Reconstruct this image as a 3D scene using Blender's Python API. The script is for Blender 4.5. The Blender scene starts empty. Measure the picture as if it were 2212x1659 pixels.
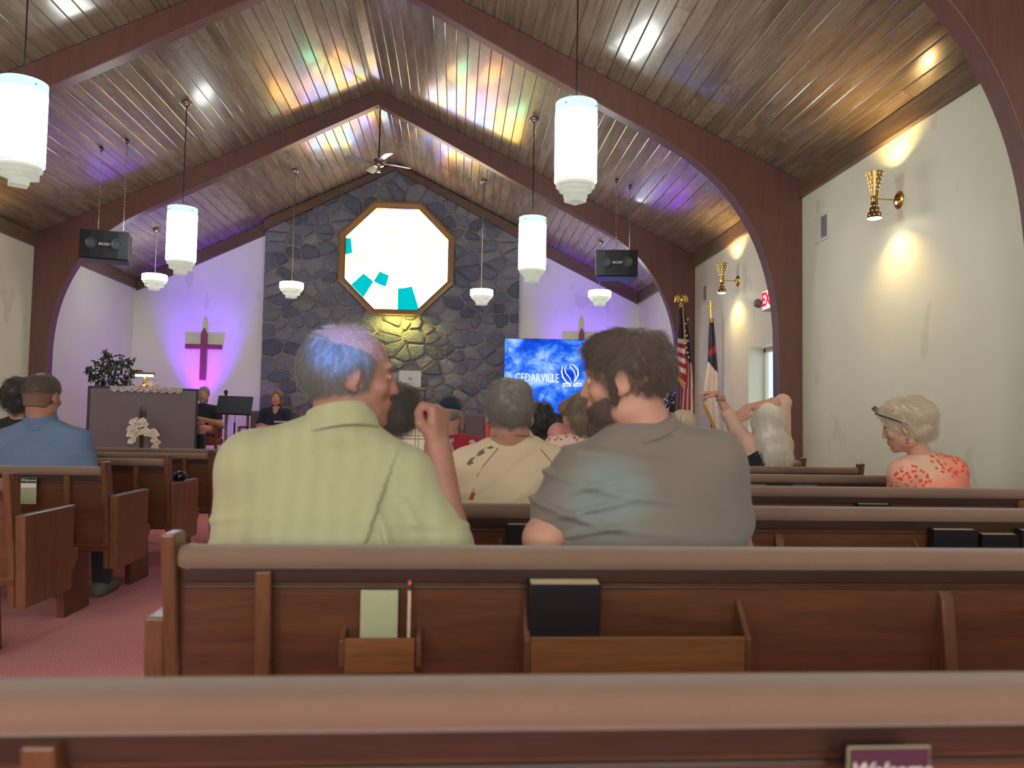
import bpy, bmesh, math, random
import numpy as np
from mathutils import Vector, Matrix
from mathutils.geometry import tessellate_polygon

S = bpy.context.scene
COL = S.collection
PI = math.pi
rnd = random.Random(7)

# ------------------------------------------------------------------ camera
F_PX = 1693.62; CX = 1106.0; CY = 829.5; CAMZ = 1.10
YAW, PITCH, ROLL = 0.071795, 0.050617, 0.016676
_f = Vector((math.sin(YAW)*math.cos(PITCH), math.cos(YAW)*math.cos(PITCH), math.sin(PITCH)))
_r0 = Vector((math.cos(YAW), -math.sin(YAW), 0)); _u0 = _r0.cross(_f)
_r = _r0*math.cos(ROLL) + _u0*math.sin(ROLL); _u = _u0*math.cos(ROLL) - _r0*math.sin(ROLL)
cam_d = bpy.data.cameras.new('camera'); cam = bpy.data.objects.new('camera', cam_d); COL.objects.link(cam)
cam_d.sensor_width = 36; cam_d.lens = F_PX/2212*36; cam_d.clip_start = 0.05
cam.matrix_world = Matrix(((_r.x,_u.x,-_f.x,0),(_r.y,_u.y,-_f.y,0),(_r.z,_u.z,-_f.z,CAMZ),(0,0,0,1)))
cam_d.dof.use_dof = True; cam_d.dof.focus_distance = 7.0; cam_d.dof.aperture_fstop = 4.2
S.camera = cam

def at(px, py, Y):
    """the point on the plane y = Y that the pixel (px, py) of the photograph sees"""
    d = _f + _r*((px-CX)/F_PX) - _u*((py-CY)/F_PX)
    d = d/d.y*Y
    return Vector((d.x, Y, d.z+CAMZ))

# ------------------------------------------------------------------ world, exposure, lamps
S.view_settings.view_transform = 'Standard'; S.view_settings.look = 'None'
S.view_settings.gamma = 1.0; S.view_settings.use_curve_mapping = False
S.view_settings.exposure = 0.82
W = bpy.data.worlds.new('world'); S.world = W; W.use_nodes = True
W.node_tree.nodes['Background'].inputs[0].default_value = (.8,.85,.9,1)
W.node_tree.nodes['Background'].inputs[1].default_value = 0.6

try: S.cycles.max_bounces = 8
except Exception: pass

def lamp(kind, name, loc, energy, color, to=None, size=.1, spot=None, blend=.5, size_y=None):
    d = bpy.data.lights.new(name, kind); d.energy = energy; d.color = color
    if kind == 'AREA':
        d.size = size
        if size_y: d.shape = 'RECTANGLE'; d.size_y = size_y
    else: d.shadow_soft_size = size
    if spot: d.spot_size = math.radians(spot); d.spot_blend = blend
    o = bpy.data.objects.new(name, d); COL.objects.link(o); o.location = loc
    if to is not None:
        o.rotation_euler = (Vector(to)-Vector(loc)).to_track_quat('-Z','Y').to_euler()
    return o

# room numbers (metres)
XL, XR, YF, YBACK = -5.78, 3.43, 14.42, -4.5
XM, ZR, SL_ = -1.177, 5.82, 0.486
def zc(x): return ZR - SL_*abs(x-XM)
ZE = 3.405
FR = [4.01, 7.53, 11.046]
PLAT = 0.35

# violet uplighters standing on the platform behind each wooden cross
CROSS_L = at(434, 752, 14.28); CROSS_R = at(1259, 752, 14.28)
for c_ in (CROSS_L, CROSS_R):
    lamp('SPOT','violet_uplighter',(c_.x, 13.72, .75), 480, (.13,.0,1.0), to=(c_.x,14.42,2.75), size=.02, spot=50, blend=1.0)
    lamp('SPOT','magenta_uplighter',(c_.x, 14.12, .60), 26, (1.0,.0,.45), to=(c_.x,14.42,1.75), size=.02, spot=30, blend=1.0)
    lamp('AREA','violet_strip',(c_.x, 13.6, .6), 6, (.30,.05,1.0), to=(c_.x,14.2,4.4), size=.3)
# daylight through coloured glass behind the congregation: patches on the two men in front
lamp('SPOT','blue_glass_daylight',(-1.6,-3.9,3.4), 2600, (.05,.28,1.0), to=at(748,768,1.95), size=.02, spot=1.6, blend=.6)
lamp('SPOT','teal_glass_daylight',(.9,-3.9,3.5), 420, (.15,.9,1.0), to=at(1298,1085,1.9), size=.02, spot=2.3, blend=.9)
# daylight falling from the sill of the octagonal window onto the stones below it
lamp('AREA','amber_glass_daylight',(-1.05,14.02,3.02), 9.0, (1.0,.85,.12), to=(-1.05,14.24,1.6), size=.55, size_y=.12)

# ------------------------------------------------------------------ tags and mesh building
def tag(o, label=None, cat=None, group=None, kind=None):
    if label: o['label'] = label
    if cat: o['category'] = cat
    if group: o['group'] = group
    if kind: o['kind'] = kind
    return o
def thing(name, label, cat, loc=(0,0,0), rz=0, group=None):
    o = bpy.data.objects.new(name, None); COL.objects.link(o)
    o.empty_display_size = .1
    o.location = loc; o.rotation_euler = (0,0,rz)
    return tag(o, label, cat, group)
def rootloc(o):
    v = Vector((0,0,0))
    while o is not None: v += o.location; o = o.parent
    return v
def copy_tree(o, parent=None):
    c = o.copy(); COL.objects.link(c); c.parent = parent
    for ch in [q for q in KIDS.get(o.name, [])]:
        copy_tree(ch, c)
    if parent is not None: KIDS.setdefault(parent.name, []).append(c)
    return c
KIDS = {}

class MB:
    def __init__(s): s.v=[]; s.f=[]; s.m=[]
    def add(s, vs, fs, m=0):
        b=len(s.v); s.v += [tuple(q) for q in vs]; s.f += [tuple(b+i for i in q) for q in fs]; s.m += [m]*len(fs); return s
    def box(s, x0,x1,y0,y1,z0,z1, m=0, R=None, c=None):
        vs=[Vector(q) for q in ((x0,y0,z0),(x1,y0,z0),(x1,y1,z0),(x0,y1,z0),(x0,y0,z1),(x1,y0,z1),(x1,y1,z1),(x0,y1,z1))]
        if R is not None:
            c=Vector(c) if c is not None else Vector(((x0+x1)/2,(y0+y1)/2,(z0+z1)/2)); vs=[c+R@(q-c) for q in vs]
        return s.add(vs,[(0,3,2,1),(4,5,6,7),(0,1,5,4),(1,2,6,5),(2,3,7,6),(3,0,4,7)],m)
    def hexa(s, vs, m=0):
        return s.add(vs,[(0,3,2,1),(4,5,6,7),(0,1,5,4),(1,2,6,5),(2,3,7,6),(3,0,4,7)],m)
    def prism(s, poly, axis, a0, a1, m=0):
        n=len(poly)
        def P(p,a): return (a,p[0],p[1]) if axis=='x' else ((p[0],a,p[1]) if axis=='y' else (p[0],p[1],a))
        vs=[P(p,a0) for p in poly]+[P(p,a1) for p in poly]
        fs=[tuple(range(n))[::-1], tuple(range(n,2*n))]+[(i,(i+1)%n,n+(i+1)%n,n+i) for i in range(n)]
        return s.add(vs,fs,m)
    def tube(s, pts, r, n=8, m=0, caps=True, closed=False):
        pts=[Vector(p) for p in pts]; N=len(pts)
        rs=r if isinstance(r,(list,tuple)) else [r]*N
        base=len(s.v); up=None
        for i,p in enumerate(pts):
            a=pts[i-1] if (i>0 or closed) else p; b=pts[(i+1)%N] if (i<N-1 or closed) else p
            t=(b-a).normalized()
            if up is None:
                up=Vector((0,0,1)) if abs(t.z)<.9 else Vector((1,0,0))
            e1=(up-t*up.dot(t)).normalized(); up=e1; e2=t.cross(e1)
            for k in range(n):
                a_=2*PI*k/n; s.v.append(tuple(p+(e1*math.cos(a_)+e2*math.sin(a_))*rs[i]))
        L=N if closed else N-1
        for i in range(L):
            for k in range(n):
                A=base+i*n+k; B=base+i*n+(k+1)%n; C=base+((i+1)%N)*n+(k+1)%n; D=base+((i+1)%N)*n+k
                s.f.append((A,B,C,D)); s.m.append(m)
        if caps and not closed:
            s.f.append(tuple(base+k for k in range(n))[::-1]); s.m.append(m)
            s.f.append(tuple(base+(N-1)*n+k for k in range(n))); s.m.append(m)
        return s
    def cyl(s, a, b, r0, r1=None, n=16, m=0, caps=True):
        return s.tube([a,b],[r0, r0 if r1 is None else r1],n,m,caps)
    def lathe(s, prof, n=24, o=(0,0,0), m=0, R=None):
        base=len(s.v); o=Vector(o)
        for (r,z) in prof:
            for k in range(n):
                a=2*PI*k/n; q=Vector((r*math.cos(a),r*math.sin(a),z))
                if R is not None: q=R@q
                s.v.append(tuple(o+q))
        for i in range(len(prof)-1):
            for k in range(n):
                s.f.append((base+i*n+k,base+i*n+(k+1)%n,base+(i+1)*n+(k+1)%n,base+(i+1)*n+k)); s.m.append(m)
        return s
    def ball(s, c, r, n=12, k=8, m=0, R=None):
        if not isinstance(r,(tuple,list)): r=(r,r,r)
        c=Vector(c); base=len(s.v)
        for i in range(k+1):
            t=PI*i/k
            for j in range(n):
                a=2*PI*j/n; q=Vector((r[0]*math.sin(t)*math.cos(a),r[1]*math.sin(t)*math.sin(a),-r[2]*math.cos(t)))
                if R is not None: q=R@q
                s.v.append(tuple(c+q))
        for i in range(k):
            for j in range(n):
                s.f.append((base+i*n+j,base+i*n+(j+1)%n,base+(i+1)*n+(j+1)%n,base+(i+1)*n+j)); s.m.append(m)
        return s
    def build(s, name, mat, parent=None, smooth=False, bevel=0, world=False, label=None, kind=None, clean=False, bseg=2, auto=None):
        me=bpy.data.meshes.new(name)
        off=rootloc(parent) if (world and parent is not None) else Vector((0,0,0))
        vs=s.v if off.length==0 else [(a-off.x,b-off.y,c-off.z) for a,b,c in s.v]
        me.from_pydata(vs,[],s.f)
        mats=mat if isinstance(mat,(list,tuple)) else [mat]
        for q in mats: me.materials.append(q)
        if len(mats)>1: me.polygons.foreach_set('material_index', s.m)
        if clean:
            bm=bmesh.new(); bm.from_mesh(me); bmesh.ops.remove_doubles(bm,verts=bm.verts,dist=1e-5)
            bmesh.ops.recalc_face_normals(bm,faces=bm.faces); bm.to_mesh(me); bm.free()
        if smooth: me.polygons.foreach_set('use_smooth',[True]*len(me.polygons))
        if auto is not None and smooth:
            me.set_sharp_from_angle(angle=math.radians(auto))
        me.update()
        o=bpy.data.objects.new(name,me); COL.objects.link(o)
        if parent is not None: o.parent=parent; KIDS.setdefault(parent.name,[]).append(o)
        if bevel:
            b=o.modifiers.new('bevel','BEVEL'); b.width=bevel; b.segments=bseg; b.limit_method='ANGLE'; b.angle_limit=math.radians(35)
        return tag(o,label,None,None,kind)

_tc = {}
def text_mb(txt, size, shear=0, bold=0, ext=.001, sx=1.0):
    """letters as a flat mesh lying in the x/z plane, facing -y, centred"""
    c=bpy.data.curves.new('t','FONT'); c.body=txt; c.size=size; c.shear=shear; c.offset=bold; c.extrude=ext
    c.align_x='CENTER'; c.align_y='CENTER'; c.resolution_u=3
    o=bpy.data.objects.new('t',c); COL.objects.link(o)
    dg=bpy.context.evaluated_depsgraph_get(); me=bpy.data.meshes.new_from_object(o.evaluated_get(dg))
    mb=MB(); mb.add([(v.co.x*sx,-v.co.z,v.co.y) for v in me.vertices],[tuple(p.vertices) for p in me.polygons])
    bpy.data.objects.remove(o); bpy.data.curves.remove(c); bpy.data.meshes.remove(me)
    return mb
def xf(mb, M):
    mb.v=[tuple(M@Vector(q)) for q in mb.v]; return mb

# ------------------------------------------------------------------ materials
def srgb(r,g,b):
    def c(u):
        u/=255
        return u/12.92 if u<=.04045 else ((u+.055)/1.055)**2.4
    return (c(r),c(g),c(b),1)
class N:
    """small node-tree helper"""
    def __init__(s,name):
        s.mat=bpy.data.materials.new(name); s.mat.use_nodes=True; s.t=s.mat.node_tree; s.t.nodes.clear()
        s.out=s.n('ShaderNodeOutputMaterial')
    def n(s,t,**k):
        o=s.t.nodes.new(t)
        for a,b in k.items():
            if a.startswith('_'): setattr(o,a[1:],b)
            else: s.set(o,a,b)
        return o
    def set(s,o,a,b):
        i=o.inputs[int(a[1:])] if (a[0]=='i' and a[1:].isdigit()) else o.inputs[a.replace('__',' ')]
        if isinstance(b,bpy.types.NodeSocket): s.t.links.new(b,i)
        else:
            try: i.default_value=b
            except TypeError: i.default_value=tuple(b)[:len(i.default_value)]
    def obj(s): return s.n('ShaderNodeTexCoord').outputs['Object']
    def map(s,v,scale=(1,1,1),rot=(0,0,0),loc=(0,0,0)):
        m=s.n('ShaderNodeMapping'); s.set(m,'Vector',v); s.set(m,'Scale',scale); s.set(m,'Rotation',rot); s.set(m,'Location',loc); return m.outputs[0]
    def noise(s,v,scale,detail=3,rough=.55,dist=0):
        m=s.n('ShaderNodeTexNoise'); s.set(m,'Vector',v); s.set(m,'Scale',scale); s.set(m,'Detail',detail); s.set(m,'Roughness',rough); s.set(m,'Distortion',dist); return m.outputs[0]
    def voro(s,v,scale,feat='F1',out='Distance'):
        m=s.n('ShaderNodeTexVoronoi',_feature=feat); s.set(m,'Vector',v); s.set(m,'Scale',scale); return m.outputs[out]
    def ramp(s,f,stops,interp='LINEAR'):
        m=s.n('ShaderNodeValToRGB'); s.set(m,'Fac',f); r=m.color_ramp; r.interpolation=interp
        r.elements[0].position=stops[0][0]; r.elements[0].color=stops[0][1]
        r.elements[1].position=stops[-1][0]; r.elements[1].color=stops[-1][1]
        for p,c in stops[1:-1]:
            e=r.elements.new(p); e.color=c
        return m.outputs[0]
    def mix(s,f,a,b,mode='MIX'):
        m=s.n('ShaderNodeMix',_data_type='RGBA',_blend_type=mode); s.set(m,'i0',f); s.set(m,'i6',a); s.set(m,'i7',b); return m.outputs[2]
    def math(s,op,a,b=0,c=0):
        m=s.n('ShaderNodeMath',_operation=op); s.set(m,'i0',a); s.set(m,'i1',b); s.set(m,'i2',c); return m.outputs[0]
    def rand(s): return s.n('ShaderNodeObjectInfo').outputs['Random']
    def bump(s,h,strength=.3,dist=.01):
        m=s.n('ShaderNodeBump'); s.set(m,'Height',h); s.set(m,'Strength',strength); s.set(m,'Distance',dist); return m.outputs[0]
    def bsdf(s,color,rough=.6,metal=0,normal=None,**k):
        b=s.n('ShaderNodeBsdfPrincipled'); s.set(b,'Base Color',color); s.set(b,'Roughness',rough); s.set(b,'Metallic',metal)
        if normal is not None: s.set(b,'Normal',normal)
        for a,v in k.items(): s.set(b,a.replace('_',' '),v)
        s.t.links.new(b.outputs[0],s.out.inputs[0]); return s.mat
def plain(name,c,rough=.5,metal=0,var=.12,scale=30,bump=.0,**k):
    n=N(name); v=n.noise(n.obj(),scale,3)
    col=n.mix(n.math('MULTIPLY',v,var*2),c,tuple(q*.6 for q in c[:3])+(1,))
    nb=n.bump(n.noise(n.obj(),scale*6,2),bump,.004) if bump else None
    return n.bsdf(col,rough,metal,nb,**k)
def emis(name,c,st):
    n=N(name); e=n.n('ShaderNodeEmission'); n.set(e,'Color',c); n.set(e,'Strength',st); n.t.links.new(e.outputs[0],n.out.inputs[0]); return n.mat
def wood(name,c1,c2,axis='x',rough=.35,grain=1.0,gloss=None,coat=0):
    n=N(name); sc={'x':(1.2,14,14),'y':(14,1.2,14),'z':(14,14,1.2)}[axis]
    off=n.n('ShaderNodeVectorMath',_operation='ADD'); n.set(off,'i0',n.obj()); rv=n.n('ShaderNodeCombineXYZ'); r=n.math('MULTIPLY',n.rand(),17.0)
    n.set(rv,'i0',r); n.set(rv,'i1',r); n.set(rv,'i2',r); n.set(off,'i1',rv.outputs[0])
    v=n.map(off.outputs[0],sc)
    g=n.noise(v,2.2*grain,5,.6,.6); g2=n.noise(v,14*grain,2,.5)
    f=n.math('MULTIPLY_ADD',g2,.35,n.math('MULTIPLY',g,.8))
    col=n.ramp(f,[(.3,c1),(.72,c2)])
    return n.bsdf(col,rough,0,n.bump(g2,.12,.003),Coat_Weight=coat)
def fabric(name,c,c2=None,scale=900,rough=.9,bump=.25,large=6,var=.5):
    n=N(name); o=n.obj(); a=n.noise(o,scale,1); b=n.noise(o,large,3)
    c2=c2 or tuple(q*.72 for q in c[:3])+(1,)
    col=n.mix(n.math('MULTIPLY',b,var),c,c2)
    col=n.mix(n.math('MULTIPLY',a,.35),col,tuple(q*.5 for q in c[:3])+(1,))
    return n.bsdf(col,rough,0,n.bump(a,bump,.001),Sheen_Weight=.15)
M={}
M['wall']=None
def mk_wall():
    n=N('cream_paint'); o=n.obj()
    b=n.noise(o,1.1,4,.6); p=n.noise(n.map(o,(1,1,.55)),3.0,2,.5)
    patch=n.ramp(p,[(.66,(0,0,0,1)),(.70,(1,1,1,1))])
    col=n.mix(b,srgb(238,242,224),srgb(222,226,206)); col=n.mix(n.math('MULTIPLY',patch,.22),col,srgb(172,163,142))
    return n.bsdf(col,.45,0,n.bump(n.noise(o,120,3),.08,.002))
M['wall']=mk_wall()
def mk_plank():
    n=N('ceiling_plank'); off=n.n('ShaderNodeVectorMath',_operation='ADD'); n.set(off,'i0',n.obj()); rv=n.n('ShaderNodeCombineXYZ'); r=n.math('MULTIPLY',n.rand(),31.0)
    n.set(rv,'i0',r); n.set(rv,'i1',r); n.set(off,'i1',rv.outputs[0]); o=off.outputs[0]
    blot=n.noise(n.map(o,(5,1.6,1)),1.3,4,.62,.1); gr=n.noise(n.map(o,(22,1.0,1)),2.5,5,.6,.15)
    knot=n.voro(n.map(o,(3.2,.9,1)),1.1); kn=n.ramp(knot,[(.02,(1,1,1,1)),(.06,(0,0,0,1))])
    col=n.ramp(n.math('MULTIPLY_ADD',gr,.45,n.math('MULTIPLY',blot,.62)),[(.34,srgb(88,78,64)),(.52,srgb(130,117,98)),(.72,srgb(156,144,122))])
    tint=n.math('MULTIPLY_ADD',n.rand(),.2,.86); tc=n.n('ShaderNodeCombineColor'); n.set(tc,'i0',tint); n.set(tc,'i1',tint); n.set(tc,'i2',tint)
    col=n.mix(1.0,col,tc.outputs[0],'MULTIPLY'); col=n.mix(n.math('MULTIPLY',kn,.6),col,srgb(40,28,20))
    rf=n.ramp(blot,[(.3,(.20,.20,.20,1)),(.75,(.34,.34,.34,1))])
    h=n.math('MULTIPLY_ADD',n.noise(n.map(o,(9,5,1)),2.4,3,.6),.6,n.math('MULTIPLY',gr,.3))
    return n.bsdf(col,rf,0,n.bump(h,.10,.005),Coat_Weight=.5,Coat_Roughness=.09)
M['plank']=mk_plank()
M['dark_back']=plain('ceiling_backing',srgb(40,32,26),.8)
M['beam']=wood('red_brown_beam',srgb(90,59,53),srgb(108,72,65),'z',.42,.7)
M['trim']=wood('trim_wood',srgb(74,58,44),srgb(122,100,76),'y',.35,.8)
M['trimx']=wood('trim_wood_cross',srgb(74,52,42),srgb(104,78,62),'x',.4,.8)
M['pew']=wood('pew_oak',srgb(72,42,29),srgb(108,68,47),'x',.34,.9)
M['pewv']=wood('pew_oak_upright',srgb(76,48,34),srgb(120,80,56),'z',.3,.9)
M['pewd']=wood('pew_oak_dark',srgb(40,24,19),srgb(66,42,33),'x',.4,.9)
M['oak']=wood('light_oak',srgb(98,62,34),srgb(140,92,54),'x',.35,.9)
def mk_pad():
    n=N('pad_fabric'); o=n.obj(); w=n.noise(n.map(o,(1.0,1,1)),650,1); l=n.noise(o,5,3)
    col=n.mix(l,srgb(144,114,95),srgb(122,95,79)); col=n.mix(n.math('MULTIPLY',w,.5),col,srgb(92,73,62))
    return n.bsdf(col,.85,0,n.bump(w,.5,.002),Sheen_Weight=.35)
M['pad']=mk_pad()
def mk_carpet():
    n=N('red_carpet'); o=n.obj(); f=n.noise(o,150,3,.7); b=n.noise(o,3,3)
    col=n.mix(n.ramp(f,[(.36,(0,0,0,1)),(.64,(1,1,1,1))]),srgb(186,44,62),srgb(255,160,166)); col=n.mix(n.math('MULTIPLY',b,.35),col,srgb(206,72,88))
    return n.bsdf(col,.95,0,n.bump(f,.7,.006),Sheen_Weight=.3)
M['carpet']=mk_carpet()
def mk_stone():
    n=N('field_stone'); o=n.obj(); r=n.rand()
    off=n.n('ShaderNodeVectorMath',_operation='ADD'); n.set(off,'i0',o); cc=n.n('ShaderNodeCombineXYZ'); n.set(cc,'i0',n.math('MULTIPLY',r,23)); n.set(off,'i1',cc.outputs[0]); o=off.outputs[0]
    base=n.ramp(r,[(0,srgb(84,94,118)),(.35,srgb(114,124,146)),(.7,srgb(142,148,164)),(1,srgb(176,174,178))])
    b=n.noise(n.map(o,(1,1,2.2)),7,5,.65,.8)
    col=n.mix(b,base,srgb(92,96,112)); col=n.mix(n.ramp(n.noise(o,22,4),[(.55,(0,0,0,1)),(.8,(.6,.6,.6,1))]),col,srgb(150,146,142))
    return n.bsdf(col,.62,0,n.bump(n.math('ADD',b,n.noise(o,40,4)),.75,.03))
M['stone']=mk_stone()
M['mortar']=plain('mortar',srgb(156,150,148),.9,0,.2,12,.5)
M['brass']=plain('polished_brass',srgb(206,170,92),.18,1,.1)
M['gold']=plain('gold_finial',srgb(226,186,90),.22,1,.1)
M['chrome']=plain('brushed_nickel',srgb(170,160,150),.25,1,.1)
M['black']=plain('matte_black',srgb(26,27,32),.5,0,.2)
M['grille']=plain('speaker_grille',srgb(22,25,33),.6,0,.3,200,.3)
M['white']=plain('white_paint',srgb(232,232,226),.4)
M['shade_on']=emis('lit_frosted_shade',(.95,1.0,.95,1),9)
M['shade_top']=emis('shade_rim_glow',(.62,.80,.80,1),.75)
def mk_louver():
    n=N('louver_acrylic'); e=n.n('ShaderNodeEmission'); n.set(e,'Color',(.95,1,.86,1)); n.set(e,'Strength',.20)
    b=n.n('ShaderNodeBsdfPrincipled'); n.set(b,'Base Color',srgb(150,150,138)); n.set(b,'Roughness',.6)
    a=n.n('ShaderNodeAddShader'); n.t.links.new(e.outputs[0],a.inputs[0]); n.t.links.new(b.outputs[0],a.inputs[1]); n.t.links.new(a.outputs[0],n.out.inputs[0]); return n.mat
M['louver']=mk_louver()
M['bulb']=emis('warm_bulb',(1,.86,.62,1),14)

# ------------------------------------------------------------------ room shell
def struct(name, mb, m, **k):
    o=mb.build(name,m,**k); o['kind']='structure'; return o
floor=struct('floor', MB().box(XL-.2,XR+.2,YBACK,YF+.2,-.12,0), M['carpet'])
plat=struct('floor_platform', MB().box(XL+.001,XR-.001,9.6,YF-.001,0.001,PLAT), M['carpet'])
# right wall with its deep window recess between the second and third arches
WY0,WY1,WZ0,WZ1 = 7.95,8.97,.95,2.03
wr=MB()
wr.box(XR,XR+.32,YBACK,WY0,0,3.62).box(XR,XR+.32,WY1,YF,0,3.62).box(XR,XR+.32,WY0,WY1,0,WZ0).box(XR,XR+.32,WY0,WY1,WZ1,3.62)
wall_right=struct('wall_right', wr, M['wall'])
wall_left=struct('wall_left', MB().box(XL-.3,XL,YBACK,YF,0,3.62), M['wall'])
# back wall behind the camera; its glowing windows are added as fill light
wb=MB(); fill_wins=[(-4.6,-3.0),(-1.98,-.38),(.65,2.25)]
xs=[XL]+[q for w in fill_wins for q in w]+[XR]
for i in range(0,len(xs),2): wb.box(xs[i],xs[i+1],YBACK-.2,YBACK,0,4.4)
for a,b in fill_wins: wb.box(a,b,YBACK-.2,YBACK,0,1.0).box(a,b,YBACK-.2,YBACK,3.2,4.4)
wb.prism([(XL,3.3),(XR,3.3),(XR,zc(XR)+.1),(XM,ZR+.1),(XL,zc(XL)+.1)],'y',YBACK-.2,YBACK)
struct('wall_back', wb, M['wall'])
M['window_fill']=emis('frosted_fill_glow',(1,.97,.91,1),7.0)  # glow added to brighten the room from behind the camera
for i,(a,b) in enumerate(fill_wins):
    w=struct('window_%d'%(i+3), MB().box(a,b,YBACK-.12,YBACK-.1,1.0,3.2), M['window_fill'])  # unseen pane, put in as a fill light
    fr=MB()
    for q in (a,(a+b)/2-.02,b-.04): fr.box(q,q+.04,YBACK-.1,YBACK-.05,1,3.2)
    for q in (1.0,2.08,3.16): fr.box(a,b,YBACK-.1,YBACK-.05,q,q+.04)
    fr.build('window_frame',M['white'],w)
# side window in the recess
w2=struct('window_2', MB().box(XR+.22,XR+.26,WY0,WY1,WZ0,WZ1), emis('side_daylight',(.80,.93,.94,1),.62))
fr=MB()
for q in (WY0,(WY0+WY1)/2-.025,WY1-.06): fr.box(XR+.18,XR+.22,q,q+.05,WZ0,WZ1)
for q in (WZ0,WZ1-.05): fr.box(XR+.18,XR+.22,WY0,WY1,q,q+.05)
fr.build('window_frame',M['white'],w2,bevel=.004)

# front wall: plaster gable left and right, field-stone centre with the octagonal opening
SX0,SX1 = -3.476,1.133
OC=(-1.113,4.056); OR_=1.0                     # octagon centre, half width
oct_pts=[(OC[0]+OR_/math.cos(PI/8)*math.cos(PI/8+k*PI/4), OC[1]+OR_/math.cos(PI/8)*math.sin(PI/8+k*PI/4)) for k in range(8)]
YS=14.27                                       # face of the mortar bed
wf=MB()
wf.prism([(XL,0),(SX0,0),(SX0,zc(SX0)),(XL,zc(XL))],'y',YF,YF+.25)
wf.prism([(SX1,0),(XR,0),(XR,zc(XR)),(SX1,zc(SX1))],'y',YF,YF+.25)
wall_front=struct('wall_front', wf, M['wall'])
def plate_hole(mb, outer, hole, y0, y1):
    pts=[Vector((a,b,0)) for a,b in outer]; hp=[Vector((a,b,0)) for a,b in hole]
    tri=tessellate_polygon([pts,hp]); allp=outer+hole; n=len(allp); no=len(outer)
    vs=[(a,y0,b) for a,b in allp]+[(a,y1,b) for a,b in allp]
    fs=[tuple(t) for t in tri]+[tuple(n+i for i in t)[::-1] for t in tri]
    for i in range(no): fs.append((i,(i+1)%no,n+(i+1)%no,n+i))
    for i in range(len(hole)):
        a=no+i; b=no+(i+1)%len(hole); fs.append((a,b,n+b,n+a))
    mb.add(vs,fs)
bed=MB(); plate_hole(bed,[(SX0,0),(SX1,0),(SX1,zc(SX1)-.02),(XM,ZR-.02),(SX0,zc(SX0)-.02)],oct_pts,YS,YF+.25)
mortar=bed.build('mortar_bed',M['mortar'],wall_front,clean=True)

def clip(poly,nx,nz,d):            # keep nx*x+nz*z <= d
    out=[]
    for i in range(len(poly)):
        a=poly[i]; b=poly[(i+1)%len(poly)]; fa=nx*a[0]+nz*a[1]-d; fb=nx*b[0]+nz*b[1]-d
        if fa<=0: out.append(a)
        if (fa<0)!=(fb<0) and fa!=fb:
            t=fa/(fa-fb); out.append((a[0]+(b[0]-a[0])*t,a[1]+(b[1]-a[1])*t))
    return out
def octd(x,z): # signed distance-like to the octagon and its worst edge
    best=None
    for k in range(8):
        a=k*PI/4; d=(x-OC[0])*math.cos(a)+(z-OC[1])*math.sin(a)-OR_
        if best is None or d>best[0]: best=(d,k)
    return best
seeds=[]; zrow=.42; ri=0
while zrow<5.75:
    hgt=rnd.choice([.17,.2,.24,.28]); x=SX0+rnd.uniform(0,.2)
    while x<SX1:
        wd=rnd.choice([.14,.2,.26,.34,.5]); s_=(x+wd/2+rnd.uniform(-.04,.04), zrow+hgt/2+rnd.uniform(-.09,.09))
        if octd(*s_)[0]>.055 and s_[1]<zc(s_[0])-.1 and s_[0]<SX1-.02: seeds.append(s_)
        x+=wd
    zrow+=hgt
AN=1.25
stones=0
for i,(sx,sz) in enumerate(seeds):
    poly=[(SX0,.35),(SX1,.35),(SX1,6.2),(SX0,6.2)]
    near=sorted(seeds,key=lambda q:(q[0]-sx)**2+((q[1]-sz)*AN)**2)[1:22]
    for (tx,tz) in near:
        nx,nz=(tx-sx),(tz-sz)*AN*AN
        mx,mz=(tx+sx)/2,(tz+sz)/2
        poly=clip(poly,nx,nz,nx*mx+nz*mz)
        if len(poly)<3: break
    if len(poly)<3: continue
    for sg in (1,-1): poly=clip(poly,sg*SL_,1,ZR-.03+sg*SL_*XM)
    d,k=octd(sx,sz); a=k*PI/4
    poly=clip(poly,-math.cos(a),-math.sin(a),-(OC[0]*math.cos(a)+OC[1]*math.sin(a)+OR_+.035))
    if len(poly)<3: continue
    cx=sum(p[0] for p in poly)/len(poly); cz=sum(p[1] for p in poly)/len(poly)
    # round the corners, leave the joint
    P2=[]
    for j in range(len(poly)):
        p=Vector(poly[j]); a_=Vector(poly[j-1]); b_=Vector(poly[(j+1)%len(poly)])
        if (a_-p).length<.03: continue
        P2 += [p.lerp(a_,min(.22,.03/(a_-p).length))+Vector((rnd.uniform(-.008,.008),rnd.uniform(-.008,.008))), p.lerp(b_,min(.22,.03/max((b_-p).length,.01)))]
    if len(P2)<4: continue
    g=.011+rnd.random()*.007
    P3=[]
    for p in P2:
        dv=Vector((p[0]-cx,p[1]-cz)); L=dv.length
        P3.append((dv*(1-g/max(L,.05))))
    pr=rnd.uniform(.03,.075); n=len(P3); vs=[]
    for t,yy in ((1,0.0),(.985,-pr*.75),(.80,-pr)):
        for p in P3: vs.append((p[0]*t,yy+rnd.uniform(-.006,.006)*(yy<0),p[1]*t))
    vs.append((rnd.uniform(-.02,.02),-pr-rnd.uniform(-.004,.014),rnd.uniform(-.02,.02)))
    fs=[]
    for r_ in range(2):
        for j in range(n): fs.append((r_*n+j,r_*n+(j+1)%n,(r_+1)*n+(j+1)%n,(r_+1)*n+j))
    for j in range(n): fs.append((2*n+j,2*n+(j+1)%n,3*n))
    o=MB().add(vs,fs).build('stone',M['stone'],wall_front,clean=True); o.location=(cx,YS+.004,cz); stones+=1
print('stones',stones)

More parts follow.
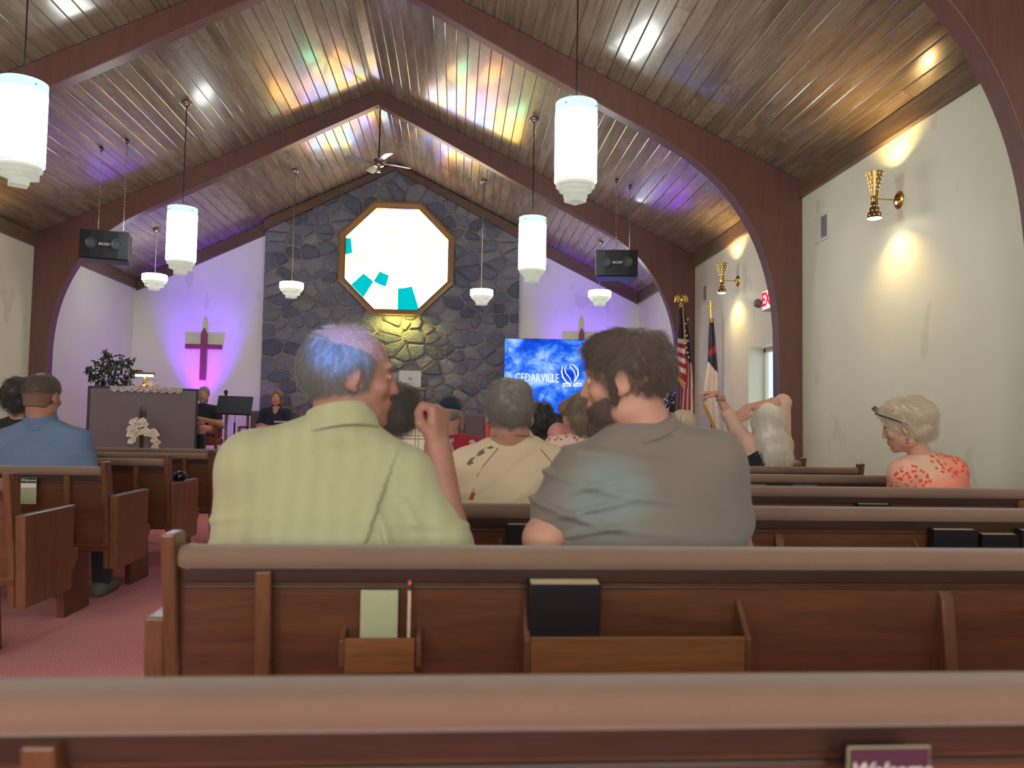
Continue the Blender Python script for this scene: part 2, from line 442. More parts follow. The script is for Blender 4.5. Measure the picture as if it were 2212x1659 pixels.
# ceiling: backing slabs plus tongue-and-groove boards, one object a board
cb=MB()
for sg in (-1,1):
    x1=XR+.3 if sg>0 else XL-.3
    cb.add([(XM,YBACK-.2,ZR+.02),(x1,YBACK-.2,zc(x1)+.02),(x1,YF+.2,zc(x1)+.02),(XM,YF+.2,ZR+.02),
            (XM,YBACK-.2,ZR+.2),(x1,YBACK-.2,zc(x1)+.2),(x1,YF+.2,zc(x1)+.2),(XM,YF+.2,ZR+.2)],
           [(0,1,2,3),(4,7,6,5),(0,4,5,1),(1,5,6,2),(2,6,7,3)])
ceiling=struct('ceiling',cb,M['dark_back'])
ang=math.atan(SL_); NB=37; SLEN=(XR-XM)/math.cos(ang); PW=SLEN/NB
pm=MB(); w_=PW/2-.0012; ch=.0065
pm.prism([(-w_,0),(-w_,-.018+ch*.7),(-w_+ch,-.018),(w_-ch,-.018),(w_,-.018+ch*.7),(w_,0)],'y',-.5,.5)
plank0=pm.build('plank',M['plank'],ceiling); first=True
for sg in (-1,1):
    for b,(ya,yb) in enumerate([(FR[0]+.14,FR[1]),(FR[1]+.14,FR[2]),(FR[2]+.14,YF-.001)]):
        for k in range(NB):
            s_=(k+.5)*PW; x=XM+sg*s_*math.cos(ang); z=ZR-s_*math.sin(ang)+.018
            cuts=[ya,yb]
            if rnd.random()<.27: cuts=[ya,rnd.uniform(ya+.5,yb-.5),yb]
            for c0,c1 in zip(cuts[:-1],cuts[1:]):
                if first: o=plank0; first=False
                else: o=plank0.copy(); COL.objects.link(o)
                o.location=(x,(c0+c1)/2,z); o.rotation_euler=(0,sg*ang,0); o.scale=(1,(c1-c0)-.0025,1)
far=MB()
for sg in (-1,1):
    R_=Matrix.Rotation(sg*ang,3,'Y')
    for k in range(NB):
        s_=(k+.5)*PW; c=Vector((XM+sg*s_*math.cos(ang),0,ZR-s_*math.sin(ang)+.018))
        b0=len(far.v); far.prism([(-w_,0),(-w_,-.018+ch*.7),(-w_+ch,-.018),(w_-ch,-.018),(w_,-.018+ch*.7),(w_,0)],'y',YBACK,FR[0])
        far.v[b0:]=[tuple(c+R_@Vector(q)) for q in far.v[b0:]]
far.build('plank',M['plank'],ceiling,kind='stuff')
rb=MB(); rb.prism([(XM-.055,ZR-.03),(XM+.055,ZR-.03),(XM+.02,ZR+.01),(XM-.02,ZR+.01)],'y',YBACK,YF-.01)
struct('trim_5',rb,M['plank'])

# boards that finish the top of the side walls, and the gable rafters on the front wall
ends=[YBACK]+[q for f in FR for q in (f,f+.14)]+[YF-.02]
for i,(x0,x1) in enumerate(((XR-.045,XR-.002),(XL+.002,XL+.045))):
    t=MB()
    for j in range(0,len(ends),2): t.box(x0,x1,ends[j]+.002,ends[j+1]-.002,ZE,3.585)
    struct('trim_%d'%(i+1),t,M['trim'],bevel=.004)
for i,sg in enumerate((-1,1)):
    t=MB(); xe=XR-.05 if sg>0 else XL+.05
    xs_=SX1 if sg>0 else SX0
    t.prism([(xe,zc(xe)-.02),(xs_,zc(xs_)-.02),(xs_,zc(xs_)-.24),(xe,zc(xe)-.24)],'y',YF-.055,YF-.001)
    t.prism([(xs_,zc(xs_)-.02),(XM,ZR-.02),(XM,ZR-.14),(xs_,zc(xs_)-.22)],'y',YS-.12,YS-.004)
    struct('trim_%d'%(i+3),t,M['beam'] if False else M['trimx'],bevel=.005,clean=True)

# arched frames: tapered rafters that sweep down into columns
inner=[(XM,5.60),(-.462,5.235),(.7,4.62),(1.854,4.022),(2.15,3.865),(2.364,3.725),(2.579,3.545),(2.763,3.33),(2.924,3.075),(3.047,2.79),(3.128,2.49),(3.168,2.187),(3.18,1.9),(3.186,.8),(3.19,.001)]
def smooth_path(p,n=4):
    out=[]
    for i in range(len(p)-1):
        p0=p[max(i-1,0)];p1=p[i];p2=p[i+1];p3=p[min(i+2,len(p)-1)]
        for k in range(n):
            t=k/n
            out.append(tuple(.5*((2*b)+(-a+c)*t+(2*a-5*b+4*c-d)*t*t+(-a+3*b-3*c+d)*t**3) for a,b,c,d in zip(p0,p1,p2,p3)))
    return out+[p[-1]]
inn=[inner[0],inner[1],inner[2]]+smooth_path(inner[3:],4)
beam_lab=['red-brown arched roof beam nearest the camera, upper right corner','red-brown arched roof beam in the middle, reaching over the two front men','red-brown arched roof beam nearest the stone wall with the ceiling fan']
for fi,y in enumerate(FR):
    t=thing('arched_beam',beam_lab[fi],'beam',(XM,y,0),0,'arched roof beams')
    for sg,nm in ((1,'beam_half'),(-1,'beam_half')):
        mb=MB(); vs=[]; n=len(inn)
        oh=[(min(x,XR-.002),0) for x,z in inn]
        outer=[]
        for i,(x,z) in enumerate(inn):
            if z>3.9: xo=x; 
            else: xo=None
            outer.append((x,z,xo))
        op=[]
        nx_=[p for p in outer if p[2] is not None]; k=len(nx_); m_=n-k
        for p in nx_: op.append((p[0],zc(p[0])-.001))
        x_last=nx_[-1][0]
        for j in range(m_):
            t_=(j+1)/m_; tot=(XR-x_last)+3.5; d=t_*tot
            if d<(XR-x_last): xx=x_last+d; op.append((xx,zc(xx)-.001))
            else: op.append((XR-.001,max(.0005,zc(XR)*(1-(d-(XR-x_last))/3.5))))
        # make sure a vertex sits in the haunch corner
        jj=min(range(k,n),key=lambda j:abs(op[j][0]-XR)+abs(op[j][1]-zc(XR))); op[jj]=(XR-.001,zc(XR)-.001)
        def mir(q): return XM+sg*(q-XM) if sg>0 else max(XL+.001,XM-(q-XM))
        for yy in (0,.14):
            vs+=[(mir(a)-XM,yy,b) for a,b in inn]+[(mir(a)-XM,yy,b) for a,b in op]
        N2=2*n; fs=[]
        for i in range(n-1):
            fs+=[(i,i+1,n+i+1,n+i),(N2+i,N2+n+i,N2+n+i+1,N2+i+1),(i,N2+i,N2+i+1,i+1),(n+i,n+i+1,N2+n+i+1,N2+n+i)]
        fs+=[(n-1,N2+n-1,N2+2*n-1,2*n-1)]
        mb.add(vs,fs); mb.build(nm,M['beam'],t,clean=True,bevel=.006)

# octagonal window: wooden frame, lead cames, one object a pane
win=struct('window_1',MB().lathe([(OR_/math.cos(PI/8)*a,b) for a,b in ((1.035,0),(1.035,.05),(.985,.06),(.985,.025),(.945,.02),(.945,-.10),(1.0,-.10),(1.035,0))],8,(OC[0],YS-.055,OC[1]),0,Matrix.Rotation(PI/2,3,'X')@Matrix.Rotation(PI/8,3,'Z')),plain('window_frame_oak',srgb(150,112,66),.35))
inm=MB().lathe([(OR_/math.cos(PI/8)*a,b) for a,b in ((.955,-.03),(.955,-.005),(.925,-.005),(.925,-.06),(.955,-.06))],8,(OC[0],YS-.055,OC[1]),0,Matrix.Rotation(PI/2,3,'X')@Matrix.Rotation(PI/8,3,'Z'))
inm.build('inner_frame',plain('window_inner_moulding',srgb(86,66,44),.4),win)
G={}
for nm,c,st in (('clear',(1,1,.98,1),1.7),('amber',(1,.36,.03,1),9),('gold',(1,.62,.05,1),6.5),('lemon',(.95,1,.12,1),5),('pale_blue',(.18,.55,1,1),7),('blue',(.05,.16,1,1),12),
    ('mint',(.18,1,.45,1),5.5),('green',(.02,.75,.16,1),8),('rose',(1,.45,.30,1),5),('teal',(.0,.30,.33,1),1.1),('amber_deep',(1,.80,.34,1),1.35)):
    n=N('glass_'+nm); o=n.obj(); tx=n.noise(o,26,3); e=n.n('ShaderNodeEmission'); n.set(e,'Color',n.mix(n.math('MULTIPLY',tx,.5),c,tuple(min(1,q+.20) for q in c[:3])+(1,)) if nm!='teal' else c)
    n.set(e,'Strength',st); n.t.links.new(e.outputs[0],n.out.inputs[0]); G[nm]=n.mat
hub=(OC[0]+.02,OC[1]+.33); RG=OR_*.925
octi=[(OC[0]+RG/math.cos(PI/8)*math.cos(PI/8+k*PI/4), OC[1]+RG/math.cos(PI/8)*math.sin(PI/8+k*PI/4)) for k in range(8)]
NS=24; rings=[0,.16,.36,.62,.86,2.2]; pal=['clear','amber','lemon','pale_blue','amber','mint','gold','blue','lemon','rose','amber','pale_blue','gold','clear','amber','gold']
cames=MB(); yg=YS+.02
angs=[k*2*PI/NS+rnd.uniform(-.05,.05) for k in range(NS)]; angs.append(angs[0]+2*PI)
def special(x,z):
    # the saturated panes that do not burn out in the photograph
    for (px,py,c) in ((756,528,'teal'),(782,613,'teal'),(831,618,'teal'),(901,660,'teal'),(850,650,'amber_deep'),(868,655,'amber_deep'),(836,655,'amber_deep'),(790,548,'amber_deep'),(884,655,'teal')):
        q=at(px,py,yg)
        yield q.x,q.z,c
spec=list(special(0,0))
def inpoly(p,poly):
    s_=None
    for i in range(len(poly)):
        a=poly[i]; b=poly[(i+1)%len(poly)]; c=(b[0]-a[0])*(p[1]-a[1])-(b[1]-a[1])*(p[0]-a[0])
        if s_ is None: s_=c>0
        elif (c>0)!=s_: return False
    return True
for k in range(NS):
    a0,a1=angs[k],angs[k+1]
    for r_ in range(5):
        r0,r1=rings[r_]+(rnd.uniform(-.03,.03) if 0<r_ else 0),rings[r_+1]
        if r_==0 and k%3: continue
        if r_==0: a0_,a1_=angs[k],angs[min(k+3,NS)]
        else: a0_,a1_=a0,a1
        poly=[]
        if r0>.01: poly=[(hub[0]+r0*math.cos(a1_),hub[1]+r0*math.sin(a1_)),(hub[0]+r0*math.cos(a0_),hub[1]+r0*math.sin(a0_))]
        else: poly=[hub]
        poly+=[(hub[0]+r1*math.cos(a0_+(a1_-a0_)*j/2),hub[1]+r1*math.sin(a0_+(a1_-a0_)*j/2)) for j in range(3)]
        for q in range(8):
            a=q*PI/4; poly=clip(poly,math.cos(a),math.sin(a),OC[0]*math.cos(a)+OC[1]*math.sin(a)+RG)
            if len(poly)<3: break
        if len(poly)<3: continue
        c=rnd.choice(pal)
        for (x,z,cc) in spec:
            if inpoly((x,z),poly): c=cc
        ctr=(sum(p[0] for p in poly)/len(poly),sum(p[1] for p in poly)/len(poly))
        sh=[(p[0]+(ctr[0]-p[0])*.02-ctr[0],p[1]+(ctr[1]-p[1])*.02-ctr[1]) for p in poly]
        o=MB().prism(sh,'y',0,.006).build('pane',G[c],win); o.location=(ctr[0],yg,ctr[1])
        cames.tube([(p[0],yg,p[1]) for p in poly],.0028,4,closed=True)
cames.build('lead_came',plain('lead',srgb(150,150,150),.5,.6),win,kind='stuff')
MB().prism(octi,'y',yg+.02,yg+.03).build('outer_glazing',emis('sky_glow',(1,1,1,1),4),win)
# ------------------------------------------------------------------ pews
PY=[.826+.8858*i for i in range(8)]; PY[0]=.846            # back faces of the right-hand pews
LY=[3.42+.8858*i for i in range(5)]
def yb(z): return -.045*(z-.41)/.39            # lean of the pew back
def make_pew(length):
    """local frame: x from the aisle end, y forward from the back, z up"""
    L=length
    t=thing('church_pew','oak church pew with grey padded top rail','pew')
    # back: board, frame rails and stiles
    def slab(mb,x0,x1,z0,z1,d0,d1):
        mb.hexa([(x0,yb(z0)+d0,z0),(x1,yb(z0)+d0,z0),(x1,yb(z0)+d1,z0),(x0,yb(z0)+d1,z0),(x0,yb(z1)+d0,z1),(x1,yb(z1)+d0,z1),(x1,yb(z1)+d1,z1),(x0,yb(z1)+d1,z1)])
    mb=MB(); slab(mb,.016,L-.016,.41,.80,.004,.024); mb.build('back_panel',M['pew'],t)
    mb=MB(); slab(mb,.05,L-.05,.765,.797,-.006,.03); slab(mb,.05,L-.05,.752,.758,-.004,.02); mb.build('top_rail',M['pewd'],t,bevel=.003)
    mb=MB(); slab(mb,.016,L-.016,.395,.43,-.006,.03); mb.build('bottom_rail',M['pew'],t,bevel=.003)
    mb=MB(); n=14; sec=[]
    for k in range(n):
        a=2*PI*k/n; c,s_=math.cos(a),math.sin(a)
        sec.append((-.032+.036*math.copysign(abs(c)**.75,c), .8165+.0235*math.copysign(abs(s_)**.8,s_)))
    xsn=[.045,.06,.075]+[.075+(L-.15)*k/24 for k in range(1,24)]+[L-.075,L-.06,L-.045]
    base=0
    for i,x in enumerate(xsn):
        sc=1.12 if i in (1,len(xsn)-2) else (.9 if i in(0,len(xsn)-1) else 1)
        for (y,z) in sec: mb.v.append((x,-.032+(y+.032)*sc,.8165+(z-.8165)*sc))
    for i in range(len(xsn)-1):
        for k in range(n): mb.f.append((i*n+k,i*n+(k+1)%n,(i+1)*n+(k+1)%n,(i+1)*n+k)); mb.m.append(0)
    mb.f.append(tuple(range(n))[::-1]); mb.f.append(tuple((len(xsn)-1)*n+k for k in range(n))); mb.m+=[0,0]
    mb.build('top_pad',M['pad'],t,smooth=True,auto=50,clean=True)
    for x in (.20,L-.235):
        mb=MB(); slab(mb,x,x+.032,.42,.79,-.022,.006); mb.build('stile',M['pewv'],t,bevel=.003)
    xm=L/2-.035
    mb=MB(); mb.prism([(yb(.745)-.012,.735),(yb(.745)-.0,.75),(yb(.745)+.006,.75),(yb(.4)+.006,.41),(-.085,.41),(-.082,.45)],'x',xm,xm+.028); mb.build('brace',M['pewv'],t,bevel=.003,clean=True)
    mb.v
    for side in (0,1):
        def mx(a,b): return (a,b) if side==0 else (L-b,L-a)
        x0,x1=mx(-.03,.014); mb=MB(); mb.prism([(.006,.30),(-.03,.69),(.40,.69),(.40,.30)],'x',x0,x1); mb.build('end_panel',M['pewv'],t,bevel=.006,clean=True)
        x0,x1=mx(0,.044); mb=MB(); mb.prism([(.006,.302),(-.02,.55),(-.052,.70),(-.085,.868),(-.015,.868),(.03,.69),(.06,.302)],'x',x0+.0145 if side==0 else x0,x1 if side==0 else x1-.0145); mb.build('end_post',M['pewv'],t,bevel=.006,clean=True)
        x0,x1=mx(.32,.36); mb=MB(); mb.prism([(.20,0),(.16,.385),(.45,.385),(.50,0)],'x',x0,x1); mb.build('pedestal',M['pewv'],t,bevel=.004,clean=True)
    x0=L/2-.02
    MB().prism([(.20,0),(.16,.385),(.45,.385),(.50,0)],'x',x0,x0+.04).build('pedestal',M['pewv'],t,bevel=.004,clean=True)
    MB().prism([(.03,.385),(.03,.41),(.40,.42),(.47,.415),(.485,.40),(.47,.386)],'x',.016,L-.016).build('seat',M['pew'],t,bevel=.004,clean=True)
    MB().prism([(.035,.41),(.035,.455),(.30,.475),(.45,.465),(.495,.44),(.485,.425),(.40,.421)],'x',.05,L-.05).build('seat_cushion',M['pad'],t,smooth=True,auto=40,clean=True)
    for side in (0,1):
        x0=-.012 if side==0 else L-.014
        MB().prism([(.401,.36),(.401,.44),(.45,.485),(.485,.478),(.49,.43),(.45,.385)],'x',x0,x0+.026).build('seat_end_cap',M['pewv'],t,bevel=.004,clean=True)
    return t
def add_rack(t,x0,x1):
    r=MB().box(x0+.013,x1-.013,-.096,-.084,.555,.665).build('book_rack',M['oak'],t,bevel=.002)
    MB().box(x0+.013,x1-.013,-.083,-.028,.545,.555).build('rack_floor',M['pew'],r)
    for x in (x0,x1-.012):
        MB().prism([(-.028,.735),(-.016,.545),(-.098,.545),(-.098,.66)],'x',x,x+.012).build('rack_end',M['pewv'],r,bevel=.0015,clean=True)
def add_holder(t,x0):
    """narrow pocket for visitor cards and a pencil"""
    h=MB().box(x0+.012,x0+.155,-.062,-.054,.585,.655).build('card_pocket',M['oak'],t,bevel=.002)
    MB().box(x0+.010,x0+.157,-.054,-.024,.582,.590).build('pocket_floor',M['pew'],h)
    for x in (x0,x0+.157):
        MB().prism([(-.025,.672),(-.02,.60),(-.045,.583),(-.058,.598),(-.058,.65)],'x',x,x+.011).build('pocket_end',M['pewv'],h,bevel=.0015,clean=True)
LP_R=3.406; LP_L=3.37
proto=make_pew(LP_R)
for k in (add_rack,): k(proto,.75,1.225); k(proto,2.15,2.65)
add_holder(proto,.372)
rlab=['padded oak pew nearest the camera across the bottom of the picture','padded oak pew behind the man in green and the man in grey','padded oak pew in front of the green-shirted man, three black hymnals on its right',
 'padded oak pew directly behind the woman in the coral blouse','padded oak pew in front of the woman in the coral blouse','padded oak pew directly behind the white-haired woman','padded oak pew just in front of the white-haired woman','foremost padded oak pew on the right of the aisle']
for i,y in enumerate(PY):
    o=proto if i==0 else copy_tree(proto)
    o.location=(-.6,y,0); o['label']=rlab[i]; o['group']='pews right of the aisle'
lp=make_pew(LP_L)
add_rack(lp,.62,1.09); add_holder(lp,.50-.0)
llab=['padded oak pew at the left edge, nearest left of the aisle','padded oak pew directly behind the man in the blue shirt','left-hand oak pew with a small black object on its arm','left-hand oak pew fourth from the camera, its aisle end before the music stand','foremost left-hand oak pew, directly before the piano']
for i,y in enumerate(LY):
    o=lp if i==0 else copy_tree(lp)
    # left pews are the mirror image: turn them by scaling x
    o.location=(-1.787,y,0); o.scale=(-1,1,1); o['label']=llab[i]; o['group']='pews left of the aisle'

# hymnals, cards, pencil
M['cover']=plain('black_hymnal_cover',srgb(24,20,28),.45,0,.2,40,.2)
M['pages']=plain('cream_page_edge',srgb(226,208,170),.8,0,.25,300,.3)
def hymnal(x0,x1,y,ztop,label,lean=.0,thick=.034,h=.205,rz=0,group='hymnals in the pew racks'):
    lean=max(lean,.12); y+=.017
    w=x1-x0; t=thing('hymnal',label,'book',((x0+x1)/2,y,ztop-h),rz,group); t.rotation_euler.x=lean
    MB().box(-w/2+.003,w/2-.003,.003,thick-.003,.003,h-.003).build('pages',M['pages'],t)
    c=MB().box(-w/2,w/2,0,.003,0,h).box(-w/2,w/2,thick-.003,thick,0,h).box(-w/2-.002,-w/2+.001,0,thick,0,h); c.build('cover',M['cover'],t,bevel=.001)
    return t
hymnal(.160,.308,PY[1]-.083,.775,'black hymnal with cream pages, largest and nearest, behind the grey-shirted man',.15,.044,.215)
q=at(1096,1132,PY[2]-.08); hymnal(q.x,q.x+.14,PY[2]-.079,q.z,'black hymnal between the two front men',.08,.036,.2)
for (a,b,v,l) in ((2009,2101,1141,'leftmost black hymnal of the three at the right edge'),(2112,2190,1151,'middle, lower black hymnal of the three at the right edge'),(2196,2280,1142,'rightmost black hymnal of the three, cut by the right edge')):
    q=at(a,v,PY[2]-.06); q2=at(b,v,PY[2]-.06); hymnal(q.x,q2.x,PY[2]-.082,q.z,l,.07)
q=at(1849,1087,PY[3]-.06); q2=at(1918,1087,PY[3]-.06); hymnal(q.x,q2.x,PY[3]-.082,q.z,'black hymnal alone in the rack behind the woman in coral',.07)
q=at(1710,1047,PY[4]-.06); q2=at(1765,1047,PY[4]-.06); hymnal(q.x,q2.x,PY[4]-.082,q.z,'hymnal just showing over the pew left of the coral blouse',.07)
q=at(1610,1046,PY[4]-.06); q2=at(1654,1046,PY[4]-.06); hymnal(q.x,q2.x,PY[4]-.082,q.z,"hymnal just showing beside the grey-shirted man's right shoulder",.07)
M['card']=plain('pale_green_card',srgb(176,184,146),.7,0,.15,80,.1)
q=at(779,1276,PY[1]-.06); q2=at(860,1276,PY[1]-.06)
t=thing('visitor_card','pale green visitor card standing in the small pew pocket','card',((q.x+q2.x)/2,PY[1]-.049,.594)); t.rotation_euler.x=.05
MB().box(-(q2.x-q.x)/2,(q2.x-q.x)/2,0,.008,0,q.z-.594).build('card_stack',M['card'],t,bevel=.001)
q=at(885,1255,PY[1]-.055)
t=thing('pencil','short cream pencil with a pink eraser beside the green card','pencil',(q.x,PY[1]-.046,.592)); t.rotation_euler.x=.03
hh=q.z-.592
MB().cyl((0,0,0),(0,0,hh-.020),.0038,n=6).build('barrel',plain('cream_pencil',srgb(222,196,170),.4),t)
MB().cyl((0,0,hh-.020),(0,0,hh-.008),.0042,n=10).build('ferrule',plain('tin_ferrule',srgb(120,112,108),.3,.8),t)
MB().cyl((0,0,hh-.008),(0,0,hh),.0038,n=10).build('eraser',plain('pink_eraser',srgb(214,112,96),.7),t)
# welcome cards
def welcome(x0,x1,y,z0,z1,label,head,kind):
    w=x1-x0; t=thing('welcome_card',label,'card',((x0+x1)/2,y,z0)); t.rotation_euler.x=.06; h=z1-z0
    MB().box(-w/2,w/2,0,.002,0,h).build('card',kind,t)
    hd=MB().box(-w/2+.001,w/2-.001,-.001,0,h*.80,h-.001); hd.build('header_band',head,t)
    tx=text_mb('Welcome',w*.25,.35,0,.0006); xf(tx,Matrix.Translation((0,-.0022,h*.90))); tx.build('lettering',M['white'],t)
    return t,w,h
q=at(48,1031,LY[1]-.06); q2=at(104,1076,LY[1]-.06)
t,w,h=welcome(q.x,at(82,1031,LY[1]-.06).x,LY[1]-.066,at(60,1076,LY[1]-.06).z-.03,q.z,'black-topped welcome card in the rack behind the blue-shirted man',M['black'],M['card'])
MB().box(-w/2+.002,w/2-.002,-.001,0,h*.62,h*.79).build('pale_band',M['white'],t)
q=at(1812,1640,PY[0]-.06); q2=at(1985,1640,PY[0]-.06)
welcome(q.x,q2.x,PY[0]-.066,.56,q.z+.020,'purple-topped welcome card at the bottom right edge',plain('purple_print',srgb(74,34,60),.5),M['card'])
# small dark lens-like object on the arm of the third left pew
q=at(396,1031,LY[2]+.12)
t=thing('black_cup','small glossy black cup lying on the pew arm left of the green-shirted man','cup',(-1.800,LY[2]+.14,.692))
MB().lathe([(.0,.0),(.034,.0),(.040,.01),(.038,.04),(.028,.056),(.010,.060),(0,.060)],20).build('cup_body',plain('glossy_black',srgb(16,20,26),.12),t,smooth=True)
MB().tube([(.036+.012*math.cos(a),0,.03+.018*math.sin(a)) for a in [(-PI/2)+PI*k/8 for k in range(9)]],.004,8).build('cup_handle',plain('glossy_black_handle',srgb(60,66,72),.15),t,smooth=True)

# ------------------------------------------------------------------ pendant lamps
def pendant(x,y,zb,long_,label,group):
    H=.62 if long_ else .085; R_=.165 if long_ else .185
    t=thing('pendant_lamp',label,'lamp',(x,y,zb),0,group); zcl=zc(x)-zb
    MB().lathe([(0,zcl-.012),(.055,zcl-.012),(.06,zcl-.03),(.035,zcl-.055),(0,zcl-.06)],20).build('canopy',M['chrome'],t,smooth=True)
    top=.16+H
    MB().cyl((0,0,top-.04),(0,0,zcl-.05),.006,n=8).build('rod',M['chrome'] if not long_ else M['black'],t)
    if long_:
        sh=MB().lathe([(R_-.004,.17),(R_,.16),(R_,.16+H*.87)],40); sh.build('shade',M['shade_on'],t,smooth=True)
        MB().lathe([(R_,.16+H*.87),(R_,.16+H),(R_-.006,.16+H),(R_-.006,.16+H*.87)],40).build('shade_rim',M['shade_top'],t,smooth=True,auto=40)
        MB().lathe([(R_-.006,.16+H-.02),(0,.16+H-.02)],40).build('diffuser_top',M['shade_on'],t)
        MB().lathe([(R_-.012,.17),(0,.17)],40).build('diffuser',M['louver'],t)
        for a in (-2.2,-.6):
            MB().box(-.012,.012,-.003,.003,-.003,.003,R=Matrix.Rotation(a,3,'Z')@Matrix.Rotation(.6,3,'Y'),c=(0,0,0)).build('shade_pin',M['black'],t).location=(math.cos(a)*(R_+.002),math.sin(a)*(R_+.002),.16+H*.93)
    else:
        MB().lathe([(R_-.02,.15),(R_,.155),(R_,.155+H),(R_-.01,.16+H),(0,.16+H)],36).build('shade',M['shade_on'],t,smooth=True,auto=40)
    MB().lathe([(R_*.88,.16),(R_*.93,.155),(R_*.93,.118),(R_*.90,.118),(R_*.88,.155)],36).build('lower_ring',M['louver'],t,smooth=True,auto=30)
    c=MB()
    a0=PI/4*.8
    for k in range(4):
        a=a0+k*PI/2; R=Matrix.Rotation(a,3,'Z'); L=R_*.80
        c.box(0,L,-.002,.002,.060,.155,R=R,c=(0,0,0))
    for k in range(4):
        a=a0+PI/4+k*PI/2; d=R_*.56; R=Matrix.Rotation(a,3,'Z')
        c.box(d-.002,d+.002,-d*1.0,d*1.0,.055,.115,R=R,c=(0,0,0))
    c.lathe([(R_*.74,.155),(R_*.78,.14),(R_*.78,.085),(R_*.745,.085),(R_*.73,.12)],30)
    c.build('louver',M['louver'],t)
    b=MB(); d=R_*.36; R=Matrix.Rotation(a0,3,'Z')
    for k in range(4):
        R=Matrix.Rotation(a0+k*PI/2,3,'Z'); b.box(d-.002,d+.002,-d-.002,d+.002,.0,.065,R=R,c=(0,0,0))
    b.box(-d,d,-d,d,.002,.005,R=Matrix.Rotation(a0,3,'Z'),c=(0,0,0))
    b.build('square_baffle',M['louver'],t)
    return t
gl='long white cylinder pendants over the pews'; gs='short tiered white pendants over the platform'
pendant(-3.26,5.98,2.80,True,'long white cylinder pendant at the left edge, largest of all',gl)
pendant(.90,5.98,2.83,True,"large white cylinder pendant above the bearded man's head",gl)
pendant(-3.22,9.3,2.77,True,'long white cylinder pendant between the left speaker and the stone wall',gl)
pendant(.885,9.3,2.80,True,'long white cylinder pendant left of the right-hand speaker',gl)
pendant(-3.26,2.6,2.80,True,'white cylinder pendant over the rear left pews, behind the picture edge',gl)
pendant(.90,2.6,2.80,True,'white cylinder pendant over the front men, above the picture edge',gl)
pendant(-3.26,-.8,2.80,True,'white cylinder pendant behind the camera on the left',gl)
pendant(.90,-.8,2.80,True,'white cylinder pendant behind the camera on the right',gl)
for px,pb,l in ((333,627,'short tiered white pendant left of the wooden cross, under the left speaker'),(629,644,'short tiered white pendant hanging left of the octagonal window'),(1040,659,'short tiered white pendant hanging right of the octagonal window'),(1295,661,'short tiered white pendant just below the right-hand speaker')):
    q=at(px,pb,12.6); pendant(q.x,12.6,q.z,False,l,gs)

# ------------------------------------------------------------------ ceiling fan
q=at(818,372,11.28)
t=thing('ceiling_fan','four-bladed nickel ceiling fan hanging under the ridge before the stone wall','fan',(q.x,11.28,q.z))
zt=zc(q.x)-q.z-.02
MB().lathe([(0,zt),(.06,zt),(.065,zt-.03),(.03,zt-.07),(0,zt-.07)],20).build('canopy',M['chrome'],t,smooth=True)
MB().cyl((0,0,.15),(0,0,zt-.06),.011,n=10).build('downrod',M['black'],t)
MB().lathe([(0,.19),(.03,.19),(.085,.175),(.09,.14),(.07,.12),(.075,.105),(.07,.09),(.035,.08),(0,.08)],28).build('motor',M['chrome'],t,smooth=True,auto=40)
MB().lathe([(0,.08),(.022,.08),(.024,.03),(.034,.015),(.03,0),(0,-.004)],18).build('finial',M['chrome'],t,smooth=True,auto=40)
for k,a in enumerate((math.radians(27),math.radians(117),math.radians(207),math.radians(297))):
    R=Matrix.Rotation(a,4,'Z')@Matrix.Rotation(.22,4,'X')
    bl=MB().prism([(.15,-.05),(.44,-.068),(.475,-.05),(.482,0),(.475,.05),(.44,.068),(.15,.05)],'z',.136,.142); xf(bl,R); b=bl.build('blade',plain('grey_blade',srgb(150,156,166),.25,0,.3,8),t,bevel=.001)
    br=MB().box(.07,.2,-.012,.012,.128,.136); xf(br,R); br.build('blade_arm',M['chrome'],b)

